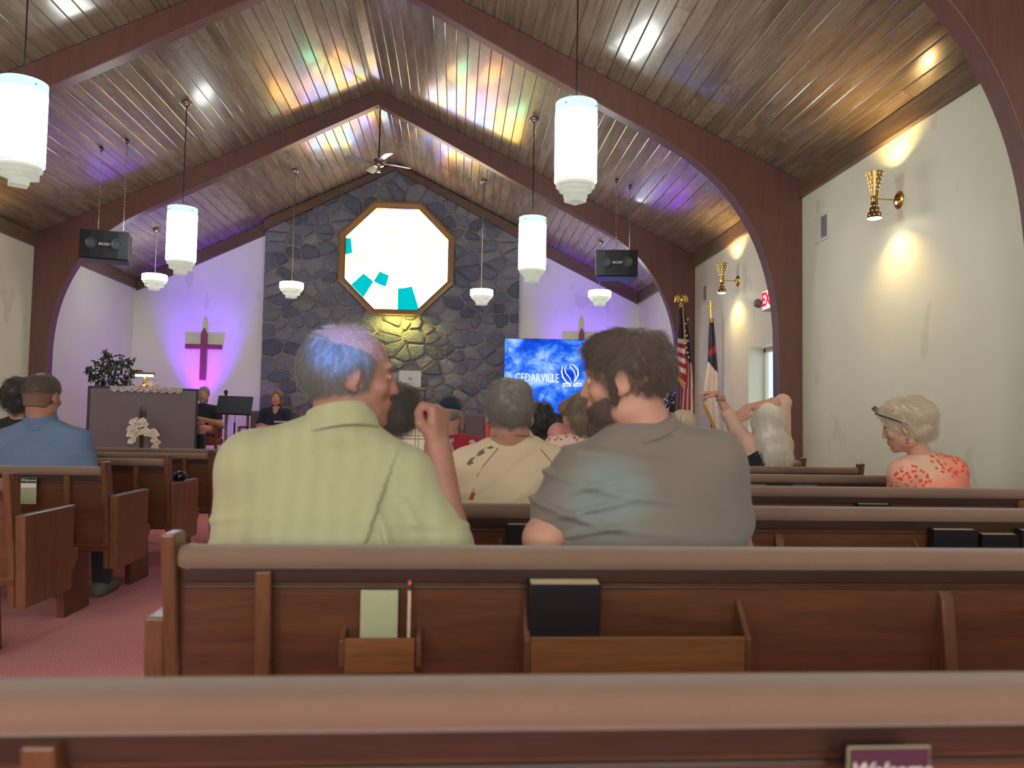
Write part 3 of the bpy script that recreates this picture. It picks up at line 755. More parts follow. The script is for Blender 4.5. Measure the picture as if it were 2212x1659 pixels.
# ------------------------------------------------------------------ hanging loudspeakers
def speaker(px,py,Y,rz,tilt,label,left):
    c=at(px,py,Y); t=thing('loudspeaker',label,'speaker',(c.x,c.y,c.z),0,'hanging loudspeakers')
    R=(Matrix.Rotation(rz,4,'Z')@Matrix.Rotation(tilt,4,'X'))
    w,h,d=.265,.17,.15
    def P(mb): return xf(mb,R)
    P(MB().prism([(-w,-.10),(w,-.10),(w*.93,.20),(-w*.93,.20)],'z',-h,h)).build('cabinet',plain('black_cabinet',srgb(20,22,27),.35),t,bevel=.008,clean=True)
    g=P(MB().prism([(-w+.006,-.101),(w-.006,-.101),(w*.55,-.128),(0,-.134),(-w*.55,-.128)],'z',-h+.008,h-.008)).build('grille',M['grille'],t,bevel=.003,clean=True)
    for sx in (-1,1):
        p=P(MB().lathe([(.062,-.004),(.062,.012),(.050,.012),(.044,.004),(.0,.004)],28,(sx*.135,-.139,.005),0,Matrix.Rotation(PI/2,3,'X'))); p.build('port_ring',plain('port_rubber',srgb(52,56,66),.35),t,smooth=True,auto=30)
    tx=text_mb('BOSE',.042,.28,0,.002,1.25); xf(tx,R@Matrix.Translation((0,-.1355,.0))); tx.build('badge',plain('silver_badge',srgb(222,222,226),.4),t)
    # hardware: eye bolts, chains up to the ceiling
    for sx,sy in ((-.10 if left else .0,.05),(.17,.05)):
        b=R@Vector((sx,sy,h)); wp=Vector((c.x,c.y,c.z))+b; top=zc(wp.x)-c.z-.02
        e=MB().tube([(b.x+.012*math.cos(a),b.y,b.z+.03+.016*math.sin(a)) for a in [2*PI*k/12 for k in range(12)]],.004,6,closed=True).cyl((b.x,b.y,b.z-.001),(b.x,b.y,b.z+.016),.005,n=8)
        e.build('eye_bolt',M['chrome'],t)
        ch=MB(); n=34; z0=b.z+.045
        for i in range(n):
            z=z0+(top-z0)*(i+.5)/n; hl=(top-z0)/n*.62
            ax=(.006,0) if i%2 else (0,.006)
            ch.tube([(b.x+ax[0]*math.cos(a),b.y+ax[1]*math.cos(a),z+hl*math.sin(a)) for a in [2*PI*k/8 for k in range(8)]],.0021,4,closed=True)
        ch.build('chain',M['chrome'],t,kind='stuff')
        MB().tube([(b.x+.016*math.cos(a),b.y,top-.02+.02*math.sin(a)) for a in [2*PI*k/12 for k in range(12)]],.005,6,closed=True).lathe([(0,top+.019),(.03,top+.005),(.0,top+.0)],12,(b.x,b.y,0)).build('ceiling_hook',M['black'],t)
speaker(229,533,9.5,math.radians(14),-.02,'black two-port loudspeaker hanging on chains over the left side',True)
speaker(1331,572,9.75,math.radians(-8),-.02,'black two-port loudspeaker hanging on chains right of centre',False)

# ------------------------------------------------------------------ wall sconces, vents, exit sign
M['pin']=emis('pin_glow',(1,.86,.62,1),1.6)
M['brassp']=plain('pierced_brass',srgb(186,152,92),.22,1,.2,60,.2)
def sconce(Y,z,side,label):
    wx=XR if side>0 else XL; s=side
    t=thing('wall_sconce',label,'lamp',(wx,Y,z),0,'hourglass wall sconces')
    MB().lathe([(0,.022),(.03,.022),(.055,.014),(.07,.004),(.07,0),(0,0)],28,(0,0,0),0,Matrix.Rotation(-s*PI/2,3,'Y')).build('backplate',M['brass'],t,smooth=True,auto=40)
    ax=-s*.20
    MB().cyl((-s*.015,0,.0),(ax,0,0),.006,n=8).build('arm',M['brass'],t)
    prof=[(.022,-.018),(.022,.018)]
    up=[(.024,.018),(.028,.05),(.066,.21),(.064,.21),(.026,.052),(.02,.02)]
    dn=[(.024,-.018),(.028,-.05),(.062,-.155),(.060,-.155),(.026,-.052),(.02,-.02)]
    MB().lathe([(.0,-.022),(.025,-.022),(.027,0),(.025,.022),(0,.022)],20,(ax,0,0)).build('collar',M['brass'],t,smooth=True,auto=40)
    for nm,pr in (('upper_cone',up),('lower_cone',dn)):
        c=MB().lathe(pr,28,(ax,0,0)).build(nm,M['brassp'],t,smooth=True,auto=40)
        d=MB(); sg=1 if nm[0]=='u' else -1; zr=(.07,.19) if sg>0 else (.06,.135)
        rows=5 if sg>0 else 3
        for r_ in range(rows):
            zz=zr[0]+(zr[1]-zr[0])*r_/(rows-1); rr=.028+(.066-.028)*(zz-.05)/.16 if sg>0 else .028+(.062-.028)*(zz-.05)/.105
            for k in range(9):
                a=2*PI*(k+.5*(r_%2))/9; e=.0035
                d.ball((ax+(rr)*math.cos(a),rr*math.sin(a),sg*zz),e,6,4)
        d.build('pierced_holes',M['pin'],c,kind='stuff')
    MB().ball((ax,0,-.142),(.055,.055,.022),18,8).build('bulb',M['bulb'],t,smooth=True)
    MB().ball((ax,0,.13),(.03,.03,.03),14,8).build('bulb',M['bulb'],t,smooth=True)
    P=Vector((wx+ax,Y,z))
    lamp('SPOT','sconce_beam_up',P+Vector((0,0,.195)),15,(1,.62,.22),to=P+Vector((s*.10,0,1.2)),size=.012,spot=130,blend=.75)
    lamp('SPOT','sconce_beam_down',P+Vector((0,0,-.168)),11,(1,.66,.24),to=P+Vector((s*.10,0,-1.2)),size=.012,spot=130,blend=.75)
def on_right(px,py):
    d=_f+_r*((px-CX)/F_PX)-_u*((py-CY)/F_PX); d=d/d.x*XR; return Vector((XR,d.y,d.z+CAMZ))
p=on_right(1942,432); sconce(p.y,p.z,1,'brass hourglass sconce on the near right wall, largest and highest')
p2=on_right(1594,607); sconce(p2.y,p2.z,1,'brass hourglass sconce on the right wall between the two arches')
sconce(p.y,p.z,-1,'brass hourglass sconce on the left wall, beyond the left edge')
sconce(p2.y,p2.z,-1,'brass hourglass sconce on the left wall, further toward the front')
for (a,b,c_,d_,l) in ((1761,472,1792,512,'white and grey wall vent beside the near sconce'),(1515,622,1529,648,'small white wall vent above the flags')):
    q0=on_right(a,(b+d_)/2); q1=on_right(c_,(b+d_)/2); hz=.13
    t=thing('wall_vent',l,'vent',(XR,(q0.y+q1.y)/2,(q0.z+q1.z)/2)); w=abs(q0.y-q1.y)/2
    MB().box(-.012,-.001,-w,w,-hz,hz).build('vent_frame',M['white'],t,bevel=.002)
    MB().box(-.014,-.0122,-w+.03,-.005,-hz+.03,hz-.03).build('vent_opening',plain('vent_grey',srgb(120,124,124),.5),t)
    for k in range(9):
        zz=-hz+.04+k*(2*hz-.08)/8; MB().box(-.019,-.0142,-w+.03,-.005,zz-.004,zz+.001).build('slat',plain('slat_grey',srgb(160,164,164),.5) if k==0 else bpy.data.materials['slat_grey'],t)
p=on_right(1672,645)
t=thing('exit_sign','lit red and white exit sign on the right wall, half hidden by the arch','sign',(XR,p.y,p.z))
MB().box(-.055,-.001,-.20,.20,-.115,.115).build('housing',M['white'],t,bevel=.008)
MB().box(-.057,-.0552,-.185,.185,-.10,.10).build('face',emis('sign_face',(1,.86,.84,1),.6),t)
tx=text_mb('EXIT',.205,0,.006,.001,.92); xf(tx,Matrix.Translation((-.059,0,0))@Matrix.Rotation(-PI/2,4,'Z')); tx.build('lettering',emis('red_letters',(1,.02,.06,1),.6),t)
for sy,zz in ((.27,-.02),):
    hd=MB().lathe([(.0,.03),(.035,.03),(.05,.0),(.048,-.04),(.02,-.06),(0,-.06)],20,(-.06,sy,zz),0,Matrix.Rotation(PI/2+.5,3,'Y')); hd.build('emergency_head',plain('grey_lamp_head',srgb(120,120,122),.35),t,smooth=True,auto=40)
    MB().cyl((-.03,.19,zz),(-.05,sy,zz),.012,n=10).build('lamp_bracket',M['white'],t)

# ------------------------------------------------------------------ wooden crosses on the front wall
M['cross']=wood('cross_wood',srgb(96,44,40),srgb(134,70,56),'z',.4,1)
def cross(px,lab):
    a=at(px-37 if px<800 else px-37,747,14.28); yy=14.22
    top=at(px,713,yy).z; bot=at(px-3,820,yy).z; zb1=at(px,742,yy).z; zb0=at(px,752,yy).z; x=at(px,750,yy).x; hw=.315
    t=thing('wooden_cross',lab,'cross',(x,YF-.10,bot),0,'crosses on the front wall')
    MB().prism([(-.05,0),(.05,0),(.05,top-bot-.05),(0,top-bot+.06),(-.05,top-bot-.05)],'y',.022,.098).build('upright',M['cross'],t,bevel=.004,clean=True)
    MB().box(-hw,hw,.015,.098,zb0-bot,zb1-bot).build('cross_arm',M['cross'],t,bevel=.004)
cross(434,'wooden cross lit violet on the left wall above the piano')
cross(1259,'wooden cross lit violet on the right wall, mostly behind the television')

# ------------------------------------------------------------------ television on its table
TY=12.0
a=at(1089.5,730,TY); b=at(1089.5,893,TY); tw=(a.z-b.z)*16/9
t=thing('television','large television showing blue clouds and white lettering','television',(a.x+tw/2,TY,b.z)); H=a.z-b.z
MB().box(-tw/2,tw/2,.012,.06,0,H).build('screen_back',M['black'],t,bevel=.004)
MB().box(-tw/2,tw/2,0,.012,0,.012).box(-tw/2,tw/2,0,.012,H-.008,H).box(-tw/2,-tw/2+.008,0,.012,0,H).box(tw/2-.008,tw/2,0,.012,0,H).build('bezel',M['black'],t)
n=N('screen_picture'); o=n.obj(); c1=n.noise(n.map(o,(1,1,1.5)),1.7,6,.62,.5); c2=n.noise(n.map(o,(1,1,1.3),loc=(3,0,1)),3.4,6,.6,.9)
f=n.math('MULTIPLY_ADD',c1,.6,n.math('MULTIPLY',c2,.4)); col=n.ramp(f,[(.38,srgb(18,58,196)),(.47,srgb(30,92,226)),(.53,srgb(84,140,240)),(.6,srgb(160,196,248)),(.7,srgb(206,222,250))])
e=n.n('ShaderNodeEmission'); n.set(e,'Color',col); n.set(e,'Strength',.66); n.t.links.new(e.outputs[0],n.out.inputs[0])
scr=MB().box(-tw/2+.008,tw/2-.008,.004,.010,.012,H-.008).build('screen',n.mat,t)
M['glow']=emis('white_screen_graphics',(1,1,1,1),.72)
l0=at(1113,817,TY); l1=at(1207,817,TY)
tx=text_mb('CEDARVILLE',.2,0,-.002,.001,.80); wd=max(v[0] for v in tx.v)-min(v[0] for v in tx.v); sc=(l1.x-l0.x)/wd
hgt=max(v[2] for v in tx.v)-min(v[2] for v in tx.v); sz=(at(1150,808,TY).z-at(1150,826,TY).z)/hgt
xf(tx,Matrix.Translation(((l0.x+l1.x)/2-t.location.x,0,(l0.z+l1.z)/2-b.z))@Matrix.Diagonal((sc,1,sz,1))); tx.build('lettering',M['glow'],scr)
tx=text_mb('UNIVERSITY',.2,0,-.002,.001,.80); xf(tx,Matrix.Translation((at(1312,818,TY).x-t.location.x,0,(l0.z+l1.z)/2-b.z))@Matrix.Diagonal((sc,1,sz,1))); tx.build('lettering',M['glow'],scr)
# emblem: three flames above an open book
def E(px,py): q=at(px,py,TY); return (q.x-t.location.x,.001,q.z-b.z)
em=MB()
def stroke(pts,w):
    em.tube([E(*p) for p in pts],[q*.0066 for q in w],6)
stroke([(1234,829),(1224,825),(1216,815),(1213,803),(1215,793),(1217,789)],[.3,1.2,1.7,1.5,.8,.2])
stroke([(1236,830),(1231,817),(1222,806),(1220,797),(1224,787)],[.3,1,1.2,1,.2])
stroke([(1238,829),(1244,820),(1249,809),(1248,798),(1240,789),(1233,786)],[.3,1.2,1.7,1.5,1,.2])
stroke([(1239,829),(1243,812),(1240,802),(1232,793),(1231,785)],[.3,1,1.2,1,.2])
for sg in (-1,1):
    em.tube([E(1236+sg*2,832),E(1236+sg*9,828.5),E(1236+sg*21,829.5)],[.008,.012,.008],6)
    em.tube([E(1236+sg*2,834),E(1236+sg*21,833.5)],.006,6)
em.tube([E(1219,834),E(1217,838)],.006,6)
em.build('emblem',M['glow'],scr)
q=at(1240,893,TY); tz=q.z
MB().box(-.25,.25,.0,.12,-.02,.0).cyl((0,.06,-.02),(0,.06,.05),.03).build('stand_foot',M['black'],t)
M['dwood']=wood('dark_stained_wood',srgb(34,18,26),srgb(56,30,38),'x',.4)
tb=thing('media_table','dark stained table carrying the television','table',(t.location.x,TY+.05,PLAT))
hh=tz-PLAT-.022
MB().box(-.75,.75,-.22,.28,hh-.04,hh).build('tabletop',M['dwood'],tb,bevel=.004)
MB().box(-.7,.7,-.18,-.15,hh-.5,hh-.041).box(-.7,.7,.2,.23,hh-.5,hh-.041).build('apron',M['dwood'],tb)
for sx in (-.68,.68):
    for sy in (-.18,.22): MB().box(sx-.03,sx+.03,sy-.03,sy+.03,0,hh-.041).build('leg',M['dwood'],tb)
c=MB(); c.tube([(at(1180,893,TY-.03).x,TY-.16,tz-.012),(at(1195,897,TY).x,TY-.2,tz-.012),(at(1206,900,TY).x,TY-.22,tz-.05),(at(1208,905,TY).x,TY-.22,PLAT+.3)],.006,6)
tag(c.build('cable',M['black'],None,smooth=True),'thin black cable hanging over the edge of the media table','cable')

# ------------------------------------------------------------------ upright piano seen from the back
PTH=math.radians(20); pa=at(190,833,10.3); pb_=at(429,845,10.77)
pr=Vector((math.cos(PTH),math.sin(PTH),0)); plen=(Vector((pb_.x,pb_.y,0))-Vector((pa.x,pa.y,0))).length; pc=Vector((pa.x,pa.y,0))+pr*plen/2
h=pa.z-PLAT; pt=pa.z; hw=plen/2
def onp(x,y,z=0): return (pc.x+math.cos(PTH)*x-math.sin(PTH)*y, pc.y+math.sin(PTH)*x+math.cos(PTH)*y, z)
t=thing('upright_piano','upright piano with grey cloth back, turned away from the pews','piano',(pc.x,pc.y,PLAT),PTH)
MB().box(-hw,hw,0,.50,h-.025,h).build('lid',M['black'],t,bevel=.004)
MB().box(-hw,-hw+.030,0,.55,0,h-.026).build('side_panel',M['black'],t,bevel=.004)
MB().box(hw-.030,hw,0,.55,0,h-.026).build('side_panel',M['black'],t,bevel=.004)
MB().box(-hw+.031,hw-.031,.004,.03,.08,h-.026).build('back_cloth',fabric('piano_back_cloth',srgb(128,117,124),srgb(112,102,110),500,.9,.2,4),t)
MB().box(-hw+.031,hw-.031,.4,.58,.3,h-.4).box(-hw+.031,hw-.031,.3,.75,h-.62,h-.48).build('keybed',M['black'],t,bevel=.004)
MB().box(-hw+.08,hw-.08,.56,.73,h-.478,h-.462).build('keyboard',M['white'],t)
for sx in (-hw+.06,hw-.06): MB().box(sx-.03,sx+.03,.67,.73,0,h-.621).build('leg',M['black'],t)
def lx(px): return -hw+plen*(px-190)/239.0
lx0,lx1=lx(236),lx(392)
n=N('cream_lace'); o=n.obj(); v1=n.voro(o,42); v2=n.noise(o,90,2)
col=n.mix(n.ramp(v1,[(.28,(0,0,0,1)),(.5,(1,1,1,1))]),srgb(222,216,208),srgb(160,150,150)); lace=n.bsdf(col,.85,0,n.bump(v1,.4,.003))
vs=[];fs=[];nx=72
for i in range(nx+1):
    x=lx0+(lx1-lx0)*i/nx; sca=abs(math.sin(PI*9*i/nx)); drop=.045+.028*sca
    vs+=[(x,.30,.004),(x,.0,.005),(x,-.008,.002)]+[(x,-.010-.004*math.sin(i*.9)*k/4,-.002-drop*k/4) for k in range(1,5)]
for i in range(nx):
    for k in range(6): fs.append((i*7+k,i*7+k+1,(i+1)*7+k+1,(i+1)*7+k))
r_=MB().add(vs,fs).build('lace_runner',lace,None,smooth=True); so=r_.modifiers.new('s','SOLIDIFY'); so.thickness=.002; so.offset=1
r_.location=(pc.x,pc.y,pt); r_.rotation_euler=(0,0,PTH)
tag(r_,'cream lace runner with scalloped edge draped over the piano','runner')
t=thing('piano_lamp','small brass piano lamp glowing on the lace runner','lamp',onp(lx(308),.15,pt+.0065),PTH*.3)
MB().lathe([(0,0),(.075,0),(.072,.012),(.04,.022),(.026,.05),(.014,.09),(.018,.105),(.010,.12),(.009,.17),(0,.17)],24).build('base',M['brass'],t,smooth=True,auto=50)
MB().tube([(-.12,-.0,.172),(.12,-.0,.172)],.026,20).build('shade',M['brass'],t,smooth=True,auto=40)
MB().tube([(-.11,-.018,.155),(.11,-.018,.155)],.014,10).build('bulb',M['bulb'],t,smooth=True)
t=thing('glass_dome','pale pink fluted glass dome behind the piano lamp','ornament',onp(lx(322),.40,pt+.0015))
ms=N('pink_glass'); o=ms.obj(); mm=ms.bsdf(ms.mix(ms.noise(o,18,3),srgb(226,206,208),srgb(176,150,160)),.3)
mb=MB(); vs=[]; fs=[]; nn=40
for i,(r,z) in enumerate([(.085,0),(.10,.02),(.098,.05),(.088,.085),(.06,.115),(.03,.132),(.001,.137)]):
    for k in range(nn):
        a_=2*PI*k/nn; rr=r*(1+.04*math.cos(a_*10)); vs.append((rr*math.cos(a_),rr*math.sin(a_),z))
for i in range(6):
    for k in range(nn): fs.append((i*nn+k,i*nn+(k+1)%nn,(i+1)*nn+(k+1)%nn,(i+1)*nn+k))
mb.add(vs,fs).build('dome',mm,t,smooth=True)

# ------------------------------------------------------------------ plants
M['leaf']=plain('dark_leaf',srgb(58,80,60),.4,0,.5,12)
M['leaf2']=plain('leaf_light',srgb(92,112,84),.45,0,.4,12)
M['bark']=plain('bark',srgb(84,66,50),.8,0,.3)
def foliage(name,parent,pts,size,mats,seed):
    r=random.Random(seed); mb=MB()
    for (x,y,z,rad) in pts:
        for k in range(int(34*rad/.12)):
            a=r.uniform(0,2*PI); c=r.uniform(-1,1); rr=rad*r.uniform(.55,1.05); s_=math.sqrt(1-c*c)
            p=Vector((x+rr*s_*math.cos(a),y+rr*s_*math.sin(a),z+rr*c*.8)); L=size*r.uniform(.7,1.25); W_=L*.42
            R=(Matrix.Rotation(r.uniform(0,2*PI),3,'Z')@Matrix.Rotation(r.uniform(-.2,1.3),3,'Y')@Matrix.Rotation(r.uniform(-.7,.7),3,'X'))
            q=[(0,0,0),(L*.3,W_*.5,.006),(L*.3,0,-.006),(L*.3,-W_*.5,.006),(L*.7,W_*.42,.002),(L*.7,0,-.008),(L*.7,-W_*.42,.002),(L,0,-.012)]
            mb.add([p+R@Vector(v) for v in q],[(0,2,1),(0,3,2),(1,2,5,4),(2,3,6,5),(4,5,7),(5,6,7)],1 if r.random()<.3 else 0)
    return mb.build(name,mats,parent,world=True,kind='stuff')
q=at(238,832,11.35)
t=thing('potted_ficus','bushy dark green ficus standing behind the piano','plant',(q.x,11.75,PLAT))
pts=[]
for (px,py,r_) in ((215,790,.12),(205,812,.10),(225,812,.13),(245,800,.14),(262,812,.12),(250,775,.11),(238,763,.07),(272,790,.10),(280,776,.06),(286,800,.06),(222,772,.08),(240,824,.12),(212,826,.09),(198,797,.07),(268,826,.08),(236,786,.12)):
    c=at(px,py,11.75); pts.append((c.x,11.75+rnd.uniform(-.1,.1),c.z,r_))
foliage('foliage',t,pts,.085,[M['leaf'],M['leaf2']],3)
st=MB()
for c in pts[::2]: st.tube([(q.x,11.75,PLAT+.25),(q.x+(c[0]-q.x)*.3,11.75,PLAT+.8),(c[0],c[1],c[2])],[.012,.009,.004],6)
st.build('stems',M['bark'],t,world=True)
MB().lathe([(0,0),(.14,0),(.18,.3),(.19,.3),(.185,.32),(.165,.3),(.16,.26),(0,.26)],24).build('pot',plain('brown_pot',srgb(96,62,46),.5),t,smooth=True,auto=40)
q=at(1452,900,11.35)
t=thing('leafy_tree','tall green leafy plant behind the striped flag','plant',(q.x,11.4,PLAT))
pts=[]
for (px,py,r_) in ((1449,775,.07),(1455,760,.06),(1447,795,.09),(1457,800,.07),(1446,820,.10),(1458,832,.11),(1448,845,.11),(1460,855,.10),(1447,868,.11),(1457,880,.10),(1462,765,.07),(1440,740,.04),(1462,780,.06),(1450,895,.1)):
    c=at(px,py,11.4); pts.append((c.x,11.4+rnd.uniform(-.12,.12),c.z,r_))
foliage('foliage',t,pts,.08,[M['leaf'],M['leaf2']],5)
st=MB()
for c in pts[::2]: st.tube([(q.x,11.4,PLAT+.25),(q.x+(c[0]-q.x)*.3,11.4,PLAT+.7),(c[0],c[1],c[2])],[.014,.01,.004],6)
st.build('stems',M['bark'],t,world=True)
MB().lathe([(0,0),(.14,0),(.18,.3),(.19,.3),(.185,.32),(.165,.3),(.16,.26),(0,.26)],24).build('pot',bpy.data.materials['brown_pot'],t,smooth=True,auto=40)

# orchids in a vase with reeds, standing in front of the piano
OY=10.0
q=at(305,968,OY)
t=thing('orchid_arrangement','white orchid sprays and brown reeds in front of the piano','flowers',(q.x,OY,PLAT))
M['petal']=plain('cream_petal',srgb(240,230,218),.6,0,.15,20); M['pcore']=plain('petal_core',srgb(214,190,160),.6)
MB().lathe([(0,0),(.09,0),(.10,.02),(.05,.10),(.045,.16),(.06,.20),(.055,.2),(.04,.16),(0,.15)],24).build('vase',plain('brown_vase',srgb(70,52,46),.3),t,smooth=True,auto=60)
rd=MB(); 
for k in range(26):
    a_=rnd.uniform(0,2*PI); s_=rnd.uniform(0,.05); tp=at(309+rnd.uniform(-8,8),877+rnd.uniform(0,14),OY)
    rd.cyl((q.x+s_*math.cos(a_)*.4,OY+s_*math.sin(a_)*.4,PLAT+.02),(tp.x,OY+s_*math.sin(a_),tp.z),.0028,n=5)
rd.build('reeds',M['bark'],t,world=True,kind='stuff')
FL=[(287,911),(296,908),(308,909),(301,918),(312,917),(289,922),(281,926),(293,929),(281,938),(288,947),(284,953),(305,933),(315,930),(318,936),(326,938),(331,932),(337,940),(333,950),(339,955),(336,962),(334,967),(295,938)]
def flower(P,R,s):
    mb=MB()
    for k in range(5):
        a=2*PI*k/5+.3; L=s*(1.15 if k%2 else .95); w=s*.55
        Rk=Matrix.Rotation(a,3,'Y')
        prof=[(0,0,0),(w*.6,-.004,L*.35),(w,-.010,L*.65),(w*.55,-.006,L*.95),(0,-.004,L*1.03),(-w*.55,-.006,L*.95),(-w,-.010,L*.65),(-w*.6,-.004,L*.35),(0,-.016,L*.55)]
        mb.add([Rk@Vector(v) for v in prof],[(8,0,1),(8,1,2),(8,2,3),(8,3,4),(8,4,5),(8,5,6),(8,6,7),(8,7,0)])
    mb.ball((0,-.012,0),(s*.15,s*.15,s*.15),8,6,1)
    return mb
for (px,py) in FL:
    c=at(px,py,OY-.05+rnd.uniform(-.03,.03)); R=Matrix.Rotation(rnd.uniform(-.5,.5),3,'Z')@Matrix.Rotation(rnd.uniform(-.5,.3),3,'X')
    fl=flower(c,R,.042); fl.v=[tuple(R@Vector(v)) for v in fl.v]
    o=fl.build('flower',[M['petal'],M['pcore']],t); o.location=c-t.location
st=MB(); 
st.tube([at(303,925,OY),at(300,910,OY),at(288,910,OY-.03),at(280,925,OY-.04),at(284,955,OY-.04)],.005,6)
st.tube([at(306,925,OY),at(318,928,OY),at(332,935,OY-.03),at(338,955,OY-.04),at(334,968,OY-.04)],.005,6)
st.tube([Vector((q.x,OY,PLAT+.15)),at(304,935,OY),at(303,912,OY)],.006,6)
st.build('orchid_stem',plain('green_stem',srgb(80,88,56),.5),t,world=True,smooth=True)

# ------------------------------------------------------------------ music stand, microphone stand
q=at(507,876,11.0); 
t=thing('music_stand','black music stand right of the seated man','stand',(at(504,968,11).x,11.0,PLAT)); c0=Vector((q.x-t.location.x,0,q.z-PLAT))
w=(at(545,870,11).x-at(469,870,11).x)/2; h=(at(500,857,11).z-at(500,896,11).z)/2
dk=MB().box(-w,w,-.004,.004,-h*1.12,h*1.12).box(-w,w,-.055,-.004,-h*1.12,-h*1.12+.006); xf(dk,Matrix.Translation(c0)@Matrix.Rotation(-.35,4,'X')@Matrix.Rotation(.02,4,'Y')); dk.build('desk',plain('navy_black_desk',srgb(30,32,46),.45),t,bevel=.004)
MB().cyl((0,0.02,c0.z*.5),(c0.x,.03,c0.z-.03),.008,n=10).build('inner_tube',M['chrome'],t)
MB().cyl((0,0.02,.12),(0,.02,c0.z*.75),.0125,n=10).build('outer_tube',M['black'],t)
for k in range(3):
    a_=k*2*PI/3+.4; MB().tube([(0,.02,.14),(.16*math.cos(a_),.02+.16*math.sin(a_),.06),(.26*math.cos(a_),.02+.26*math.sin(a_),.008)],.007,8).build('leg',M['black'],t,smooth=True)
q=at(488,848,11.5); bx=at(485,960,11.5).x
t=thing('microphone_stand','thin chrome microphone stand with black microphone behind the music stand','stand',(bx,11.5,PLAT)); tz=q.z-PLAT
MB().cyl((0,0,.02),(q.x-bx,0,tz-.1),.009,n=10).build('pole',M['chrome'],t)
MB().lathe([(0,0),(.13,0),(.13,.012),(.03,.03),(0,.03)],24).build('base',M['black'],t,smooth=True,auto=40)
MB().lathe([(0,tz-.13),(.012,tz-.13),(.016,tz-.03),(.026,tz-.01),(.028,tz+.015),(.018,tz+.035),(0,tz+.038)],16,(q.x-bx,0,0)).build('microphone',M['black'],t,smooth=True)
q2=at(479,960,11.1)
t=thing('cable_stand','thin chrome stand leaning beside the microphone stand','stand',(q2.x,11.12,PLAT))
MB().cyl((-.01,0,.02),(.07,0,at(486,897,11.12).z-PLAT),.008,n=10).build('pole',M['chrome'],t)
MB().lathe([(0,0),(.11,0),(.11,.012),(.03,.03),(0,.03)],20).build('base',M['black'],t)

# ------------------------------------------------------------------ lectern with laptop and a chair
LYY=11.6
a=at(861,835,LYY); b=at(909,833,LYY)
t=thing('lectern','wooden lectern standing before the stone wall','lectern',((a.x+b.x)/2,LYY,PLAT)); zt=a.z-PLAT
MB().hexa([(-.24,-.14,zt-.05),(.24,-.14,zt-.05),(.24,.2,zt-.05),(-.24,.2,zt-.05),(-.24,-.14,zt-.012),(.24,-.14,zt-.012),(.24,.2,zt-.0),(-.24,.2,zt-.0)]).build('lectern_top',M['oak'],t,bevel=.006)
MB().box(-.09,.09,-.05,.10,.05,zt-.051).build('column',M['oak'],t,bevel=.006)
MB().box(-.22,.22,-.16,.2,0,.05).build('foot',M['oak'],t,bevel=.006)
lt=thing('laptop','open silver laptop with a dark logo on the lectern','laptop',(t.location.x+.0,LYY+.02,a.z))
w=(b.x-a.x)/2; h=at(885,800,LYY).z-at(885,835,LYY).z
M['silver']=plain('silver_lid',srgb(188,186,186),.35,.3,.05)
MB().box(-w,w,0.02,.16,-.006,.004).build('keyboard_base',M['silver'],lt,bevel=.003)
lid=MB().box(-w,w,0,.006,0,h); xf(lid,Matrix.Translation((0,.0,.004))@Matrix.Rotation(-.12,4,'X')); lo=lid.build('lid',M['silver'],lt,bevel=.003)
tx=text_mb('hp',.075,.35,0,.0006,.75); xf(tx,Matrix.Translation((0,.015,h*.52))@Matrix.Rotation(-.12,4,'X')); 
tx.v=[(x,y-.005,z) for x,y,z in tx.v]; tx.build('lid_logo',M['black'],lo)
c=MB().tube([at(910,834,LYY-.02),at(914,838,LYY-.02),at(918,848,LYY-.03),at(919,862,LYY-.03),at(918,878,LYY-.04),at(917,900,LYY-.05)],.008,8)
tag(c.build('cable',M['black'],None,smooth=True),'black cable curling down from the right side of the laptop','cable')
q=at(838,819,LYY+.3)
t=thing('dark_box','small dark box on a stand just left of the laptop','box',(q.x-.03,LYY+.3,PLAT)); zt=q.z-PLAT
MB().box(-.11,.11,-.08,.08,zt-.09,zt).build('box_body',M['black'],t,bevel=.004)
MB().cyl((0,0,.02),(0,0,zt-.091),.012,n=10).build('post',M['black'],t); MB().lathe([(0,0),(.12,0),(.12,.015),(0,.02)],20).build('base',M['black'],t)
q=at(814,925,11.0)
t=thing('candle_stand','cream square post standing under the chin of the balding man','post',(q.x,11.0,PLAT)); zt=q.z-PLAT
MB().box(-.045,.045,-.045,.045,.03,zt).build('shaft',plain('cream_post',srgb(206,182,158),.5),t,bevel=.006); MB().box(-.12,.12,-.12,.12,0,.03).build('base',bpy.data.materials['cream_post'],t)
M['mauve']=fabric('mauve_upholstery',srgb(124,110,116),srgb(104,92,98))
def chair(px,py_seat,Y,rz,label,z_arm=.2,w=.29,back=.46,mats=None):
    q=at(px,py_seat,Y); t=thing('platform_chair',label,'chair',(q.x,Y,PLAT),rz,'upholstered oak chairs on the platform')
    sh=.43
    MB().box(-w+.03,w-.03,-.25,.24,sh-.07,sh+.03).build('seat',mats or M['mauve'],t,bevel=.03,bseg=3)
    MB().box(-w+.05,w-.05,.19,.26,sh+.031,sh+back).build('backrest',mats or M['mauve'],t,bevel=.03,bseg=3)
    for sx in (-1,1):
        MB().box(sx*w-.02,sx*w+.02,-.27,.27,sh+.18,sh+.21).build('armrest',M['oak'],t,bevel=.008)
        for sy in (-.24,.24): MB().box(sx*w-.018,sx*w+.018,sy-.02,sy+.02,0,sh+.179).build('leg',M['oak'],t,bevel=.004)
        MB().box(sx*w-.018,sx*w+.018,.221,.259,sh+.211,sh+back+.02).build('back_post',M['oak'],t,bevel=.004)
    return t
ch1=chair(584,930,12.75,0,'wide mauve upholstered oak chair under the seated woman',w=.42)
ch2=chair(1035,945,12.3,PI,'mauve cushioned oak chair before the stone wall, behind the beige man',w=.27)
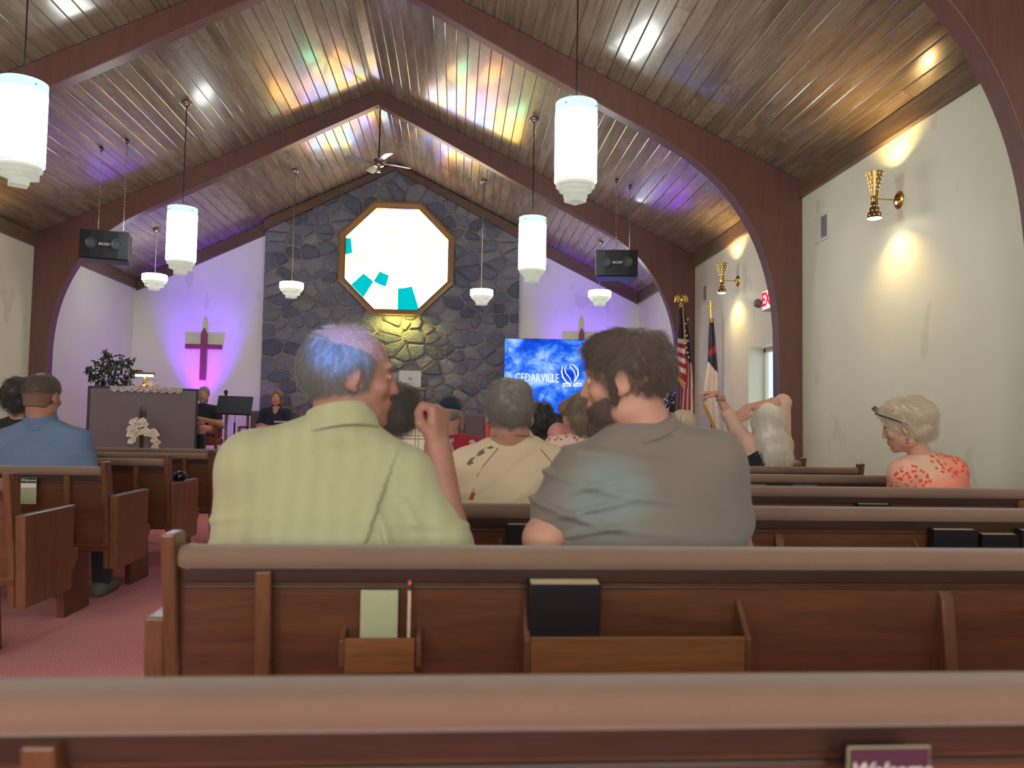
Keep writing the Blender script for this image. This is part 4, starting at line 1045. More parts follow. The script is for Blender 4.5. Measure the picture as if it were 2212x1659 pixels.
ch3=chair(437,945,12.0,0,'red cushioned chair under the man with folded arms',w=.27,mats=plain('red_vinyl',srgb(150,70,66),.45))
q=at(1053,893,11.9); q2=at(1053,960,11.9)
t=thing('coral_banner','narrow coral ribbon banner hanging on a thin stand by the stone wall','banner',(q.x,11.9,PLAT)); zt=q.z-PLAT
vs=[];fs=[]
for i in range(13):
    z=zt-(zt-.35)*i/12; wv=.012*math.sin(i*1.1)
    vs+=[(-.03,-.02+wv,z),(.0,-.03-wv,z),(.03,-.02+wv,z)]
for i in range(12):
    for k in range(2): fs.append((i*3+k,i*3+k+1,i*3+k+4,i*3+k+3))
o=MB().add(vs,fs).build('ribbon',plain('coral_cloth',srgb(238,96,98),.8),t,smooth=True); o.modifiers.new('s','SOLIDIFY').thickness=.003
MB().cyl((0,0,.02),(0,0,zt+.01),.008).lathe([(0,0),(.12,0),(.12,.015),(0,.02)],20).build('stand',M['bark'],t)

# ------------------------------------------------------------------ flags
def cloth(fn_pts, rows, cols, colorf, mats, name, parent):
    """fn_pts(u,v)->world point ; colorf(u,v)->material slot"""
    mb=MB()
    for j in range(rows+1):
        for i in range(cols+1): mb.v.append(tuple(fn_pts(i/cols,j/rows)))
    for j in range(rows):
        for i in range(cols):
            a=j*(cols+1)+i; mb.f.append((a,a+1,a+cols+2,a+cols+1)); mb.m.append(colorf((i+.5)/cols,(j+.5)/rows))
    o=mb.build(name,mats,parent,world=True,smooth=True); s_=o.modifiers.new('s','SOLIDIFY'); s_.thickness=.003; return o
def lerpP(tab,v):
    for a,b in zip(tab[:-1],tab[1:]):
        if v<=b[0]:
            t_=(v-a[0])/(b[0]-a[0]); return [x+(y-x)*t_ for x,y in zip(a[1:],b[1:])]
    return list(tab[-1][1:])
navy=fabric('flag_navy',srgb(34,38,78),srgb(22,26,58),700); redc=fabric('flag_red',srgb(176,36,56),srgb(142,24,44),700); whi=fabric('flag_white',srgb(232,220,214),srgb(200,190,190),700); gldf=fabric('gold_fringe',srgb(206,158,58),srgb(170,120,40),500,.7,.6)
pole=wood('flag_pole_wood',srgb(100,58,34),srgb(140,86,50),'z',.3)
# striped flag
FY=10.35
top=at(1471,662,FY); bx=at(1478,900,FY).x
t=thing('striped_flag','red, white and blue striped flag with eagle finial, hanging on its pole','flag',(top.x+.01,FY,PLAT)); flag1=t
MB().lathe([(0,0),(.13,0),(.13,.02),(.05,.06),(.03,.10),(0,.10)],24).build('base',M['gold'],t,smooth=True,auto=40)
MB().cyl((0,0,.09),(-.01,0,top.z-PLAT),.013,n=10).build('pole',pole,t)
e0=at(1472,655,FY)-t.location
ea=MB().cyl((e0.x,0,e0.z-.10),(e0.x,0,e0.z-.01),.014,.010,10).ball((e0.x,0,e0.z-.0),(.02,.02,.02),12,8)
ea.ball((e0.x,0,e0.z+.05),(.024,.024,.045),12,8).ball((e0.x+.004,-.018,e0.z+.105),(.014,.02,.015),10,6).cyl((e0.x+.006,-.03,e0.z+.105),(e0.x+.010,-.05,e0.z+.098),.006,.001,6)
for sg in (-1,1):
    ea.add([(e0.x+sg*x,y,e0.z+z) for y in (-.006,.006) for x,z in ((.01,.02),(.02,.09),(.055,.115),(.085,.085),(.092,.01),(.07,.045),(.05,.005),(.035,.04))],
      [(0,1,7),(1,2,7),(2,5,7),(2,3,5),(3,4,5),(5,6,7),(8,15,9),(9,15,10),(10,15,13),(10,13,11),(11,13,12),(13,15,14)]+[(i,(i+1)%8,8+(i+1)%8,8+i) for i in range(8)])
ea.build('eagle_finial',M['gold'],t,smooth=False)
# left fold
L=[(0,1466,1474),(.25,1467,1482),(.45,1465,1484),(.6,1463,1484),(.8,1462,1486),(1,1461,1478)]
def left_fold(u,v):
    x0,x1=lerpP(L,v); px=x0+(x1-x0)*u; py=664+(v*(176-26*(1-u)))*.95+ (6*u if v>.9 else 0)
    q=at(px,py,FY-.06-.035*math.sin(u*9+v*3)-.02*v); return q
def lcol(u,v):
    if v>.965 or (v>.9 and u<.12 and False): return 3
    if v<.47-.06*u: return 0
    return 1 if int((v-.47+.06*u)/.066+.0)%2 else 2
cloth(left_fold,60,14,lcol,[navy,redc,whi,gldf],'left_fold',t)
Rr=[(0,1470,1478),(.2,1476,1489),(.45,1480,1496),(.7,1474,1500),(1,1470,1502)]
def right_fold(u,v):
    x0,x1=lerpP(Rr,v); px=x0+(x1-x0)*u; py=664+v*300
    return at(px,py,FY-.03+.045*math.sin(u*10+1+v*2))
def rcol(u,v):
    if v<.36+.05*u: return 0
    return 1 if int((u+.12*(v-.4))*5.5)%2 else 2
cloth(right_fold,70,22,rcol,[navy,redc,whi,gldf],'right_fold',t)
def star(c,r,parent):
    mb=MB(); vs=[(0,-.004,0)]
    for k in range(10):
        a=PI/2+k*PI/5; rr=r if k%2==0 else r*.42; vs.append((rr*math.cos(a)*.8,0,rr*math.sin(a)))
    mb.add(vs,[(0,1+k,1+(k+1)%10) for k in range(10)]); o=mb.build('star',whi,parent); o.location=c-rootloc(parent); return o
for (px,py) in ((1481,699),(1480.5,715),(1483.5,725),(1486,736),(1481,741),(1482.5,751),(1485.5,762),(1488,772),(1486,690)):
    star(at(px,py,FY-.10),.023,t)
# gold cap and fringes
cloth(lambda u,v: at(1467+9*u,657+8*v,FY-.03-.01*math.sin(u*PI)),3,6,lambda u,v:0,[gldf],'gold_heading',t)
cloth(lambda u,v: at(1474+3*u+4*v,665+75*v,FY-.105),12,2,lambda u,v:0,[gldf],'fringe',t)
cloth(lambda u,v: at(1461+16*u,814+22*u*u+8*v,FY-.11),3,10,lambda u,v:0,[gldf],'fringe',t)
# white flag with a navy canton
CYF=9.86
top=at(1536,690,CYF)
t=thing('church_flag','white flag with navy canton and red cross on a gold-topped pole','flag',(at(1538,900,CYF).x,CYF,PLAT)); flag2=t
MB().lathe([(0,0),(.13,0),(.13,.02),(.05,.06),(.03,.10),(0,.10)],24).build('base',M['gold'],t,smooth=True,auto=40)
MB().cyl((0,0,.09),(top.x-t.location.x,0,top.z-PLAT),.013,n=10).build('pole',pole,t)
g0=at(1535,652,CYF)-t.location; g1=at(1536,686,CYF)-t.location; g2=at(1535,662,CYF)-t.location
MB().cyl((g0.x,0,g0.z),(g1.x,0,g1.z),.011,n=8).cyl((g2.x-.055,0,g2.z),(g2.x+.055,0,g2.z),.010,n=8).cyl((g1.x,0,g1.z),(g1.x,0,g1.z-.05),.018,n=10).cyl((g0.x,0,g0.z+.0),(g0.x,0,g0.z+.01),.015,n=8).build('cross_finial',M['gold'],t,smooth=True,auto=40)
A=[(0,1533,1541),(.2,1531,1546),(.4,1530,1550),(.55,1528,1552),(.75,1522,1553),(1,1518,1561)]
def wf_(u,v):
    x0,x1=lerpP(A,v); bot=870+88*u; py=688+(bot-688)*v
    return at(x0+(x1-x0)*u,py,CYF-.05-.03*math.sin(u*9+v))
def wcol(u,v):
    x0,x1=lerpP(A,v); bot=870+88*u; py=688+(bot-688)*v; px=x0+(x1-x0)*u
    if py>bot-7: return 3
    lim=780+28*(px-1529)/23
    if py<lim:
        # slanting red cross
        if px>1541 and 732<py<768 and px-1541>(0): 
            if (px>1545 and 732<py<762) : return 1
        d=(py-757)+.8*(px-1540)
        if abs(d)<7 and 1531<px<1550: return 1
        return 0
    return 2
cloth(wf_,90,26,wcol,[navy,redc,whi,gldf],'flag_cloth',t)
cloth(lambda u,v: at(1531+11*u,688+9*v,CYF-.07-.01*math.sin(u*PI)),3,6,lambda u,v:0,[gldf],'gold_heading',t)
cloth(lambda u,v: at(1518+42*u,868+88*u+10*v,CYF-.085-.03*math.sin(u*9+1)),3,24,lambda u,v:0,[gldf],'fringe',t)

# ================================================================== people: signed-distance sculpting
class Grid:
    def __init__(s, ax, ay, az):
        s.ax=[np.asarray(a,np.float32) for a in (ax,ay,az)]
        s.F=np.full([len(a) for a in s.ax],.5,np.float32)
        s.M=None; s.o=None
    def frame(s,M=None,o=None): s.M=M; s.o=o
    def _win(s,lo,hi,pad):
        sl=[]
        for a,l,h in zip(s.ax,lo,hi):
            i=max(0,int(np.searchsorted(a,l-pad))-1); j=min(len(a),int(np.searchsorted(a,h+pad))+1)
            if j-i<2: return None
            sl.append(slice(i,j))
        return tuple(sl)
    def _pts(s,w,local):
        x=s.ax[0][w[0]][:,None,None]; y=s.ax[1][w[1]][None,:,None]; z=s.ax[2][w[2]][None,None,:]
        if local is None: return x,y,z
        Mt,o=local
        x=x-o[0]; y=y-o[1]; z=z-o[2]
        return tuple(Mt[0][i]*x+Mt[1][i]*y+Mt[2][i]*z for i in range(3))   # Mt columns = local axes
    def _comb(s,w,d,k,mode):
        F=s.F[w]
        if mode=='u':
            h=np.clip(.5+.5*(d-F)/k,0,1); s.F[w]=d*(1-h)+F*h-k*h*(1-h)
        elif mode=='s':
            d=-d; h=np.clip(.5-.5*(d-F)/k,0,1); s.F[w]=d*(1-h)+F*h+k*h*(1-h)
        elif mode=='i':
            h=np.clip(.5-.5*(d-F)/k,0,1); s.F[w]=d*(1-h)+F*h+k*h*(1-h)
    def W(s,c):
        if s.M is None: return np.array(c,float)
        return s.o+s.M[0]*c[0]+s.M[1]*c[1]+s.M[2]*c[2]
    def ell(s,c,r,k=.01,mode='u',R=None):
        c=np.array(c,float); r=np.array(r,float)
        rm=float(max(r)); wc=s.W(c); w=s._win(wc-rm,wc+rm,max(k*2,.02))
        if w is None: return s
        ax=np.eye(3) if s.M is None else np.array(s.M)
        if R is not None:
            R=np.array(R); ax=np.array([R[0][i]*ax[0]+R[1][i]*ax[1]+R[2][i]*ax[2] for i in range(3)])
        x,y,z=s._pts(w,(ax.T,wc)) if False else s._loc(w,ax,wc)
        k0=np.sqrt((x/r[0])**2+(y/r[1])**2+(z/r[2])**2); k1=np.sqrt((x/r[0]**2)**2+(y/r[1]**2)**2+(z/r[2]**2)**2)+1e-6
        s._comb(w,k0*(k0-1)/k1,k,mode); return s
    def _loc(s,w,ax,o):
        x=s.ax[0][w[0]][:,None,None]-o[0]; y=s.ax[1][w[1]][None,:,None]-o[1]; z=s.ax[2][w[2]][None,None,:]-o[2]
        return tuple((a[0]*x+a[1]*y+a[2]*z).astype(np.float32) for a in ax)
    def cone(s,a,b,ra,rb,k=.012,mode='u',flat=None):
        a=s.W(a); b=s.W(b); rm=max(ra,rb)
        w=s._win(np.minimum(a,b)-rm,np.maximum(a,b)+rm,max(k*2,.02))
        if w is None: return s
        x=s.ax[0][w[0]][:,None,None]-a[0]; y=s.ax[1][w[1]][None,:,None]-a[1]; z=s.ax[2][w[2]][None,None,:]-a[2]
        d=b-a; L=float(d@d)+1e-9; t=np.clip((x*d[0]+y*d[1]+z*d[2])/L,0,1)
        q=np.sqrt((x-t*d[0])**2+(y-t*d[1])**2+(z-t*d[2])**2)-(ra+(rb-ra)*t)
        s._comb(w,q.astype(np.float32),k,mode); return s
    def plane(s,n,p,k=.004,lo=None,hi=None):
        """keep the side n points away from: cuts (x-p).n>0"""
        n=np.array(n,float); 
        if s.M is not None: p=s.W(p); n=s.M[0]*n[0]+s.M[1]*n[1]+s.M[2]*n[2]
        x=s.ax[0][:,None,None]-p[0]; y=s.ax[1][None,:,None]-p[1]; z=s.ax[2][None,None,:]-p[2]
        w=(slice(None),)*3; s._comb(w,(x*n[0]+y*n[1]+z*n[2]).astype(np.float32),k,'i'); return s
    def disp(s,fn):
        """displace the near-surface band by fn(x,y,z) in local coordinates"""
        idx=np.nonzero(np.abs(s.F)<.04)
        P=np.stack([s.ax[i][idx[i]] for i in range(3)],1).astype(float)
        if s.M is not None: Q=(P-s.o)@np.array(s.M).T
        else: Q=P
        s.F[idx]+=fn(Q,P).astype(np.float32); return s
    def mesh(s):
        F=s.F; I=F<0; n=F.shape
        C=np.zeros([m-1 for m in n],np.uint8)
        for dx in (0,1):
            for dy in (0,1):
                for dz in (0,1): C+=I[dx:n[0]-1+dx,dy:n[1]-1+dy,dz:n[2]-1+dz]
        act=np.nonzero((C>0)&(C<8)); V=len(act[0])
        idm=np.full(C.shape,-1,np.int32); idm[act]=np.arange(V)
        acc=np.zeros((V,3)); cnt=np.zeros(V)
        A=np.stack(act,1)
        for ax_ in range(3):
            o1,o2=[q for q in range(3) if q!=ax_]
            for p in (0,1):
                for q in (0,1):
                    a=A.copy(); a[:,o1]+=p; a[:,o2]+=q; b=a.copy(); b[:,ax_]+=1
                    fa=F[a[:,0],a[:,1],a[:,2]]; fb=F[b[:,0],b[:,1],b[:,2]]
                    m=(fa<0)!=(fb<0); t=fa[m]/(fa[m]-fb[m])
                    pos=np.stack([s.ax[i][a[m,i]] for i in range(3)],1).astype(float)
                    pos[:,ax_]+=t*(s.ax[ax_][b[m,ax_]]-s.ax[ax_][a[m,ax_]])
                    acc[m]+=pos; cnt[m]+=1
        v=acc/cnt[:,None]; quads=[]
        for ax_ in range(3):
            o1,o2=[q for q in range(3) if q!=ax_]
            sl0=[slice(None)]*3; sl1=[slice(None)]*3; sl0[ax_]=slice(0,-1); sl1[ax_]=slice(1,None)
            a=I[tuple(sl0)]; b=I[tuple(sl1)]; e=np.nonzero(a!=b); E_=np.stack(e,1)
            ok=(E_[:,o1]>0)&(E_[:,o2]>0)&(E_[:,o1]<n[o1]-1)&(E_[:,o2]<n[o2]-1); E_=E_[ok]
            fl=a[E_[:,0],E_[:,1],E_[:,2]]
            def cid(d1,d2):
                q=E_.copy(); q[:,o1]+=d1; q[:,o2]+=d2; return idm[q[:,0],q[:,1],q[:,2]]
            q=np.stack([cid(-1,-1),cid(0,-1),cid(0,0),cid(-1,0)],1)
            if ax_==1: fl=~fl
            q[~fl]=q[~fl][:,::-1]
            quads.append(q)
        Q=np.concatenate(quads); Q=Q[(Q>=0).all(1)]
        return v,Q
def np_mesh(name,v,Q,mats,parent,midx=None,label=None,kind=None,smooth=True):
    off=np.array(rootloc(parent)) if parent is not None else 0
    me=bpy.data.meshes.new(name); v=v-off
    me.vertices.add(len(v)); me.vertices.foreach_set('co',v.astype(np.float32).ravel())
    k=Q.shape[1]; me.loops.add(Q.size); me.loops.foreach_set('vertex_index',Q.astype(np.int32).ravel())
    me.polygons.add(len(Q)); me.polygons.foreach_set('loop_start',np.arange(0,Q.size,k,dtype=np.int32)); 
    try: me.polygons.foreach_set('loop_total',np.full(len(Q),k,dtype=np.int32))
    except Exception: pass
    for m in (mats if isinstance(mats,(list,tuple)) else [mats]): me.materials.append(m)
    if midx is not None: me.polygons.foreach_set('material_index',midx.astype(np.int32))
    me.polygons.foreach_set('use_smooth',np.full(len(Q),smooth)); me.update(calc_edges=True)
    o=bpy.data.objects.new(name,me); COL.objects.link(o); o.parent=parent
    return tag(o,label,None,None,kind)
_rs=np.random.RandomState(5); _LAT=_rs.rand(32,32,32).astype(np.float32)*2-1
def vn(P,f,seed=0):
    """value noise, P (n,3), f scalar or 3-vector frequency"""
    q=P*np.array(f)+seed*7.31+100.0; i=np.floor(q).astype(int); t=q-i; t=t*t*(3-2*t); r=0
    for a in (0,1):
        for b in (0,1):
            for c in (0,1):
                w=(t[:,0] if a else 1-t[:,0])*(t[:,1] if b else 1-t[:,1])*(t[:,2] if c else 1-t[:,2])
                r=r+w*_LAT[(i[:,0]+a)&31,(i[:,1]+b)&31,(i[:,2]+c)&31]
    return r
def axis(*seg):
    out=[]
    for lo,hi,h in seg:
        n=max(1,int(round((hi-lo)/h))); out+=list(np.linspace(lo,hi,n,endpoint=False))
    return np.array(out+[seg[-1][1]],np.float32)

def skin_mat(name,c,c2):
    n=N(name); o=n.obj(); a=n.noise(o,9,3); b=n.noise(o,160,2)
    col=n.mix(a,c,c2); return n.bsdf(col,.55,0,n.bump(b,.15,.0015),Subsurface_Weight=.08)
SK=skin_mat('skin_fair',srgb(196,150,130),srgb(172,122,104)); SKT=skin_mat('skin_tanned',srgb(176,130,112),srgb(150,102,88))
SKP=skin_mat('skin_pink',srgb(212,164,144),srgb(190,134,116))
LIP=plain('lips',srgb(168,92,84),.5); EYE=plain('eye_white',srgb(216,208,202),.45); IRIS=plain('iris',srgb(52,44,40),.2)
def hair_mat(name,c1,c2,rough=.5):
    n=N(name); o=n.obj(); a=n.noise(n.map(o,(1,1,.25)),260,2); b=n.noise(o,14,3)
    col=n.mix(n.math('MULTIPLY_ADD',a,.6,n.math('MULTIPLY',b,.4)),c1,c2)
    return n.bsdf(col,rough,0,n.bump(a,.25,.0015),Sheen_Weight=.25)
def hframe(yaw,pitch=0,roll=0):
    """axes of a head: x right, y the way the face looks, z up. yaw 0 looks along +Y, positive turns right"""
    f=np.array([math.sin(yaw)*math.cos(pitch),math.cos(yaw)*math.cos(pitch),math.sin(pitch)])
    r=np.array([math.cos(yaw),-math.sin(yaw),0.]); u=np.cross(r,f)
    c,s_=math.cos(roll),math.sin(roll); r2=r*c-u*s_; u2=u*c+r*s_
    return np.array([r2,f,u2])
def add_head(g,Mh,C,s,baby=False,nose=1.0,jaw=1.0,ears=True):
    g.frame(Mh,C); e=lambda c,r,k=.01,mode='u',R=None: g.ell([q*s for q in c],[q*s for q in r],k*s,mode,R)
    e((0,-.014,.032),(.077,.099,.086)); e((0,.022,-.03),(.061,.070,.082),.02)
    e((0,.040,-.080),(.046*jaw,.046,.036),.02); e((0,.074,-.100),(.020*jaw,.017,.016),.02)
    for q in (-1,1):
        e((q*.052*jaw,.0,-.068),(.018,.036,.028),.02)                # jaw corner
        e((q*.040,.062,-.022),(.022,.020,.020),.015)                 # cheekbone
    e((0,.078,.028),(.050,.016,.011),.014)                           # brow
    for q in (-1,1): e((q*.031,.101,.006),(.017,.014,.012),.012,'s')
    g.cone([0,.088*s,.018*s],[0,.106*s,-.027*s],.0080*s,.0105*s*nose,.010*s)
    for q in (-1,1): e((q*.0105,.096,-.031),(.008,.010,.007),.006)
    e((0,.082,-.060),(.027,.014,.018),.014)
    e((0,.0935,-.0560),(.021,.0075,.0045),.004); e((0,.0925,-.0665),(.018,.0075,.0055),.004)
    e((0,.101,-.0615),(.022,.006,.0014),.002,'s')
    for q in (-1,1): e((q*.0305,.0765,.006),(.0135,.0120,.0105),.004)
    if ears:
        for q in (-1,1):
            th=.25; R=[[1,0,0],[0,math.cos(th),math.sin(th)],[0,-math.sin(th),math.cos(th)]]
            R=np.array(R)@np.array([[math.cos(q*.35),math.sin(q*.35),0],[-math.sin(q*.35),math.cos(q*.35),0],[0,0,1]])
            e((q*.0785,-.010,-.002),(.0075,.0180,.0290),.005,'u',R); e((q*.077,-.004,-.026),(.0065,.009,.010),.005,'u')
            e((q*.0865,-.006,.003),(.0060,.0095,.0165),.004,'s',R)
    g.frame()
def hand(g,W_,d,nrm,side,size=1.0,curl=.5,thumb=.6,point=False,spread=.0):
    """W_ wrist, d toward the fingers, nrm = back of the hand, side = +1 thumb lies on d x nrm side"""
    d=np.array(d,float); d/=np.linalg.norm(d); nrm=np.array(nrm,float); nrm-=d*(nrm@d); nrm/=np.linalg.norm(nrm); x=np.cross(d,nrm)*side
    s=size; W_=np.array(W_,float)
    g.frame()
    offs=[.030,.011,-.009,-.027]; ln=[.066,.074,.069,.054]
    for i,o in enumerate(offs):
        K=W_+d*(.088-.004*abs(i-1))*s+x*o*s
        g.cone(W_+d*.008*s+x*o*.62*s,K,.0155*s,.0118*s,.012*s)
        c=curl if not (point and i==0) else .08
        a=0; p=K
        for j,(fr,rr) in enumerate(((.45,.0100),(.31,.0090),(.24,.0080))):
            a+=c*(1.45 if j==0 else 1.55)*(1+.06*i)
            v=d*math.cos(a)-nrm*math.sin(a)+x*(spread*(1.5-i)); v/=np.linalg.norm(v); q=p+v*ln[i]*fr*s
            g.cone(p,q,(rr+.0006)*s,rr*s*.94,.0035*s); p=q
    # thumb: leaves the side of the palm near its base
    p=W_+d*.022*s+x*.026*s; v=(d*.62+x*.62-nrm*.35); v/=np.linalg.norm(v); q=p+v*.042*s; g.cone(p,q,.0150*s,.0118*s,.012*s)
    v2=d*(.9)+x*(.30-.9*thumb)-nrm*(.45*thumb+.1); v2/=np.linalg.norm(v2); q2=q+v2*.032*s; g.cone(q,q2,.0115*s,.0102*s,.004*s)
    v3=d*(.8-.5*thumb)-x*(.9*thumb)-nrm*.35; v3/=np.linalg.norm(v3); g.cone(q2,q2+v3*.026*s,.0102*s,.0082*s,.004*s)

def strands(name,v,Q,mat,parent,comb,n,L,seed,rad=.0006,lift=.004,wav=.004,mask=None,grav=.3,K=6):
    """thin hair strands laid over a hair surface; comb(P)->direction field"""
    r=np.random.RandomState(seed)
    a=v[Q[:,0]];b=v[Q[:,1]];c=v[Q[:,2]]; nr=np.cross(b-a,c-a); ar=np.linalg.norm(nr,axis=1)+1e-12; nr=nr/ar[:,None]; ctr=(a+c)/2
    if mask is not None:
        ar=ar*mask(ctr)
    ix=r.choice(len(Q),n,p=ar/ar.sum()); P=ctr[ix]+r.uniform(-.002,.002,(n,3)); Nn=nr[ix]
    D=comb(P)+r.normal(0,.28,(n,3)); Lk=L*r.uniform(.55,1.15,n)/K
    pts=[P-Nn*.001]; cur=P
    for k in range(K):
        D=D-Nn*(D*Nn).sum(1)[:,None]*(.9 if k>0 else .4); D/=np.linalg.norm(D,axis=1)[:,None]+1e-9
        D=D+r.normal(0,wav*20,(n,3)); D[:,2]-=grav*k/K; D/=np.linalg.norm(D,axis=1)[:,None]
        cur=cur+D*Lk[:,None]+Nn*(lift/K); pts.append(cur)
    pts=np.stack(pts,1)                                    # n,K+1,3
    T=np.gradient(pts,axis=1); T/=np.linalg.norm(T,axis=2)[:,:,None]+1e-9
    up=np.repeat(Nn[:,None,:],K+1,1); B=np.cross(T,up); B/=np.linalg.norm(B,axis=2)[:,:,None]+1e-9; U=np.cross(B,T)
    rr=(rad*np.linspace(1,.35,K+1))[None,:,None]
    ring=[pts+(B*math.cos(t)+U*math.sin(t))*rr for t in (0,2.1,4.2)]
    V=np.stack(ring,2).reshape(-1,3)                       # n,K+1,3 rings
    base=np.arange(n)[:,None,None]*(K+1)*3+np.arange(K)[None,:,None]*3+np.arange(3)[None,None,:]
    nx=np.arange(n)[:,None,None]*(K+1)*3+np.arange(K)[None,:,None]*3+((np.arange(3)+1)%3)[None,None,:]
    Qs=np.stack([base,nx,nx+3,base+3],3).reshape(-1,4)
    return np_mesh(name,V,Qs,mat,parent,kind='stuff')

def V3(p): return np.array([p[0],p[1],p[2]],float)
def person(label,base,C,hy,hp,hr,hs,Nk,SLs,SRs,waist,arms,skin,shirt,sleeve,wide=(.19,.115),bel=(.18,.14),fold=None,res=.006,hres=.004,
           collar=None,sleeve_t=.62,legs=True,trouser=None,knee_y=.47,yawb=0.,neck_r=.055,shirt_t=.010,arm_r=(.050,.043,.028),hand_kw=({},{}),chest_c=None,shirt_extra=None,headkw={},sl_over=1.25,hem=None,zlow=None,neck_cut=.0,cuff_r=1.0,lapz=None,neckline=None):
    """a seated person. arms = ((elbow,wrist,handdir,handnormal,side),(...)) for left then right"""
    root=thing('person',label,'person',base)
    C=V3(C);Nk=V3(Nk);SLs=V3(SLs);SRs=V3(SRs);Wc=V3(waist)
    Mh=hframe(math.radians(hy),math.radians(hp),math.radians(hr))
    ctr=(SLs+SRs)/2; hip=np.array([Wc[0],Wc[1]-.01,base[2]+.60 if lapz is None else lapz])
    ks=[np.array([hip[0]+q*.13,hip[1]+knee_y,hip[2]-.0]) for q in (-1,1)]; ft=[np.array([k[0],k[1]+.03,base[2]+.08]) for k in ks]
    sgk=1 if knee_y>0 else -1
    P=[C+.14*hs,C-.14*hs,SLs-.09,SRs+.09,hip-.22,hip+.2]
    for a in arms:
        for q in a[:2]: P+=[V3(q)-.07,V3(q)+.07]
        hd=np.array(a[2],float); hd/=np.linalg.norm(hd); P+=[V3(a[1])+hd*.19-.05,V3(a[1])+hd*.19+.05]
    if legs:
        for k in ks+ft: P+=[k-.1,k+.1]
        P.append(np.array([hip[0],ft[0][1]+.24*sgk,base[2]])) ; P.append(np.array([hip[0],hip[1],base[2]-.01]))
    P=np.array(P); lo=P.min(0); hi=P.max(0)
    def grid(fine_lo,fine_hi,h,coarse=.022):
        ax=[]
        for i in range(3):
            seg=[]
            a,b=max(lo[i],fine_lo[i]),min(hi[i],fine_hi[i])
            if a>lo[i]+coarse: seg.append((lo[i],a,coarse))
            seg.append((a if seg else lo[i],b if b<hi[i]-coarse else hi[i],h))
            if b<hi[i]-coarse: seg.append((b,hi[i],coarse))
            ax.append(axis(*seg))
        return Grid(*ax)
    U=(SRs-SLs)/np.linalg.norm(SRs-SLs)
    Rb=np.array([U,np.cross([0,0,1.],U),[0,0,1.]])
    up_c=ctr-np.array([0,0,.15]) if chest_c is None else V3(chest_c)
    def torso(g,t,k=.04):
        g.frame()
        g.cone(Nk-np.array([0,0,.02]),SLs,neck_r*.9+t,.062+t,.03); g.cone(Nk-np.array([0,0,.02]),SRs,neck_r*.9+t,.062+t,.03)
        g.cone(SLs-np.array([0,0,.02]),SRs-np.array([0,0,.02]),.068+t,.068+t,k)
        g.ell(up_c,(wide[0]+t,wide[1]+t,.19+t),k,'u',Rb)
        g.ell((up_c+Wc)/2,((wide[0]+bel[0])/2+t,(wide[1]+bel[1])/2+t,.17+t),k,'u',Rb)
        g.ell(Wc,(bel[0]+t,bel[1]+t,.17+t),k,'u',Rb)
        g.ell(hip,(bel[0]*.95+t,.13+t,.12+t),k,'u',Rb)
    def arm(g,i,a,t,frac=None):
        S_=(SLs,SRs)[i]; E=V3(a[0]); Wr=V3(a[1]); g.frame()
        if frac is None:
            g.cone(S_-np.array([0,0,.01]),E,arm_r[0]+.008,arm_r[1],.03); 
            m=E+(Wr-E)*.28; g.cone(E,m,arm_r[1],arm_r[1]*1.02,.02); g.cone(m,Wr,arm_r[1]*1.02,arm_r[2],.02)
        else:
            f1=min(1,frac); Q_=S_+(E-S_)*f1
            g.cone(S_-np.array([0,0,.005]),Q_,arm_r[0]+.012+t,(arm_r[1]*sl_over+t) if frac<=1 else arm_r[1]+t+.004,.03)
            if frac>1:
                e=E+(Wr-E)*(frac-1); g.cone(E,e,arm_r[1]+t+.004,(arm_r[1]+(arm_r[2]-arm_r[1])*(frac-1)+t)*cuff_r,.02)
    # --- the body: one continuous skin surface
    fl=np.minimum(C-.15*hs,ctr-.3); fh=np.maximum(C+.15*hs,ctr+.3); fl[2]=Wc[2]-.05
    for a in arms:
        for q in a[:2]: fl=np.minimum(fl,V3(q)-.1); fh=np.maximum(fh,V3(q)+.1)
        hd=np.array(a[2],float); hd/=np.linalg.norm(hd); e=V3(a[1])+hd*.17; fl=np.minimum(fl,e-.06); fh=np.maximum(fh,e+.06)
    g=grid(fl,fh,hres)
    torso(g,-.004)
    for i,a in enumerate(arms): arm(g,i,a,0)
    g.cone(C+(-.022*Mh[1]-.055*Mh[2])*hs,Nk-np.array([0,0,.01]),neck_r*.96,neck_r*1.08,.02)
    add_head(g,Mh,C,hs,**headkw)
    for i,a in enumerate(arms):
        kw=dict(curl=.45); kw.update(hand_kw[i]); hand(g,a[1],a[2],a[3],a[4],**kw)
    if legs:
        for k_,f_ in zip(ks,ft):
            g.cone([k_[0],hip[1]+.02,hip[2]-.02],k_,.078,.055,.03); g.cone(k_,f_,.052,.036,.02); g.cone(f_-np.array([0,.02,.02]),f_+np.array([0,.16*sgk,-.045]),.034,.028,.02)
    v,Q=g.mesh()
    L=((v[Q].mean(1))-C)@Mh.T/hs
    mi=np.zeros(len(Q),int)
    for q in (-1,1):
        dd=((L[:,0]-q*.0305)/.0125)**2+((L[:,2]-.006)/.0062)**2; m=(dd<1)&(L[:,1]>.07); mi[m]=2
        dd=((L[:,0]-q*.0305)**2+(L[:,2]-.006)**2)/.0052**2; mi[(dd<1)&(L[:,1]>.07)]=3
    m=(np.abs(L[:,0])<.023)&(L[:,2]<-.052)&(L[:,2]>-.071)&(L[:,1]>.088); mi[m]=1
    body=np_mesh('body',v,Q,[skin,LIP,EYE,IRIS],root,mi)
    # --- shirt
    zl=hip[2]-.10 if hem is None else hem
    fl2=fl.copy(); fl2[2]=zl-.02; fh2=fh.copy(); fh2[2]=max(Nk[2]+.1,max(V3(a[0])[2]+.08 for a in arms)+(.1 if np.max(sleeve_t)>1 else 0)); 
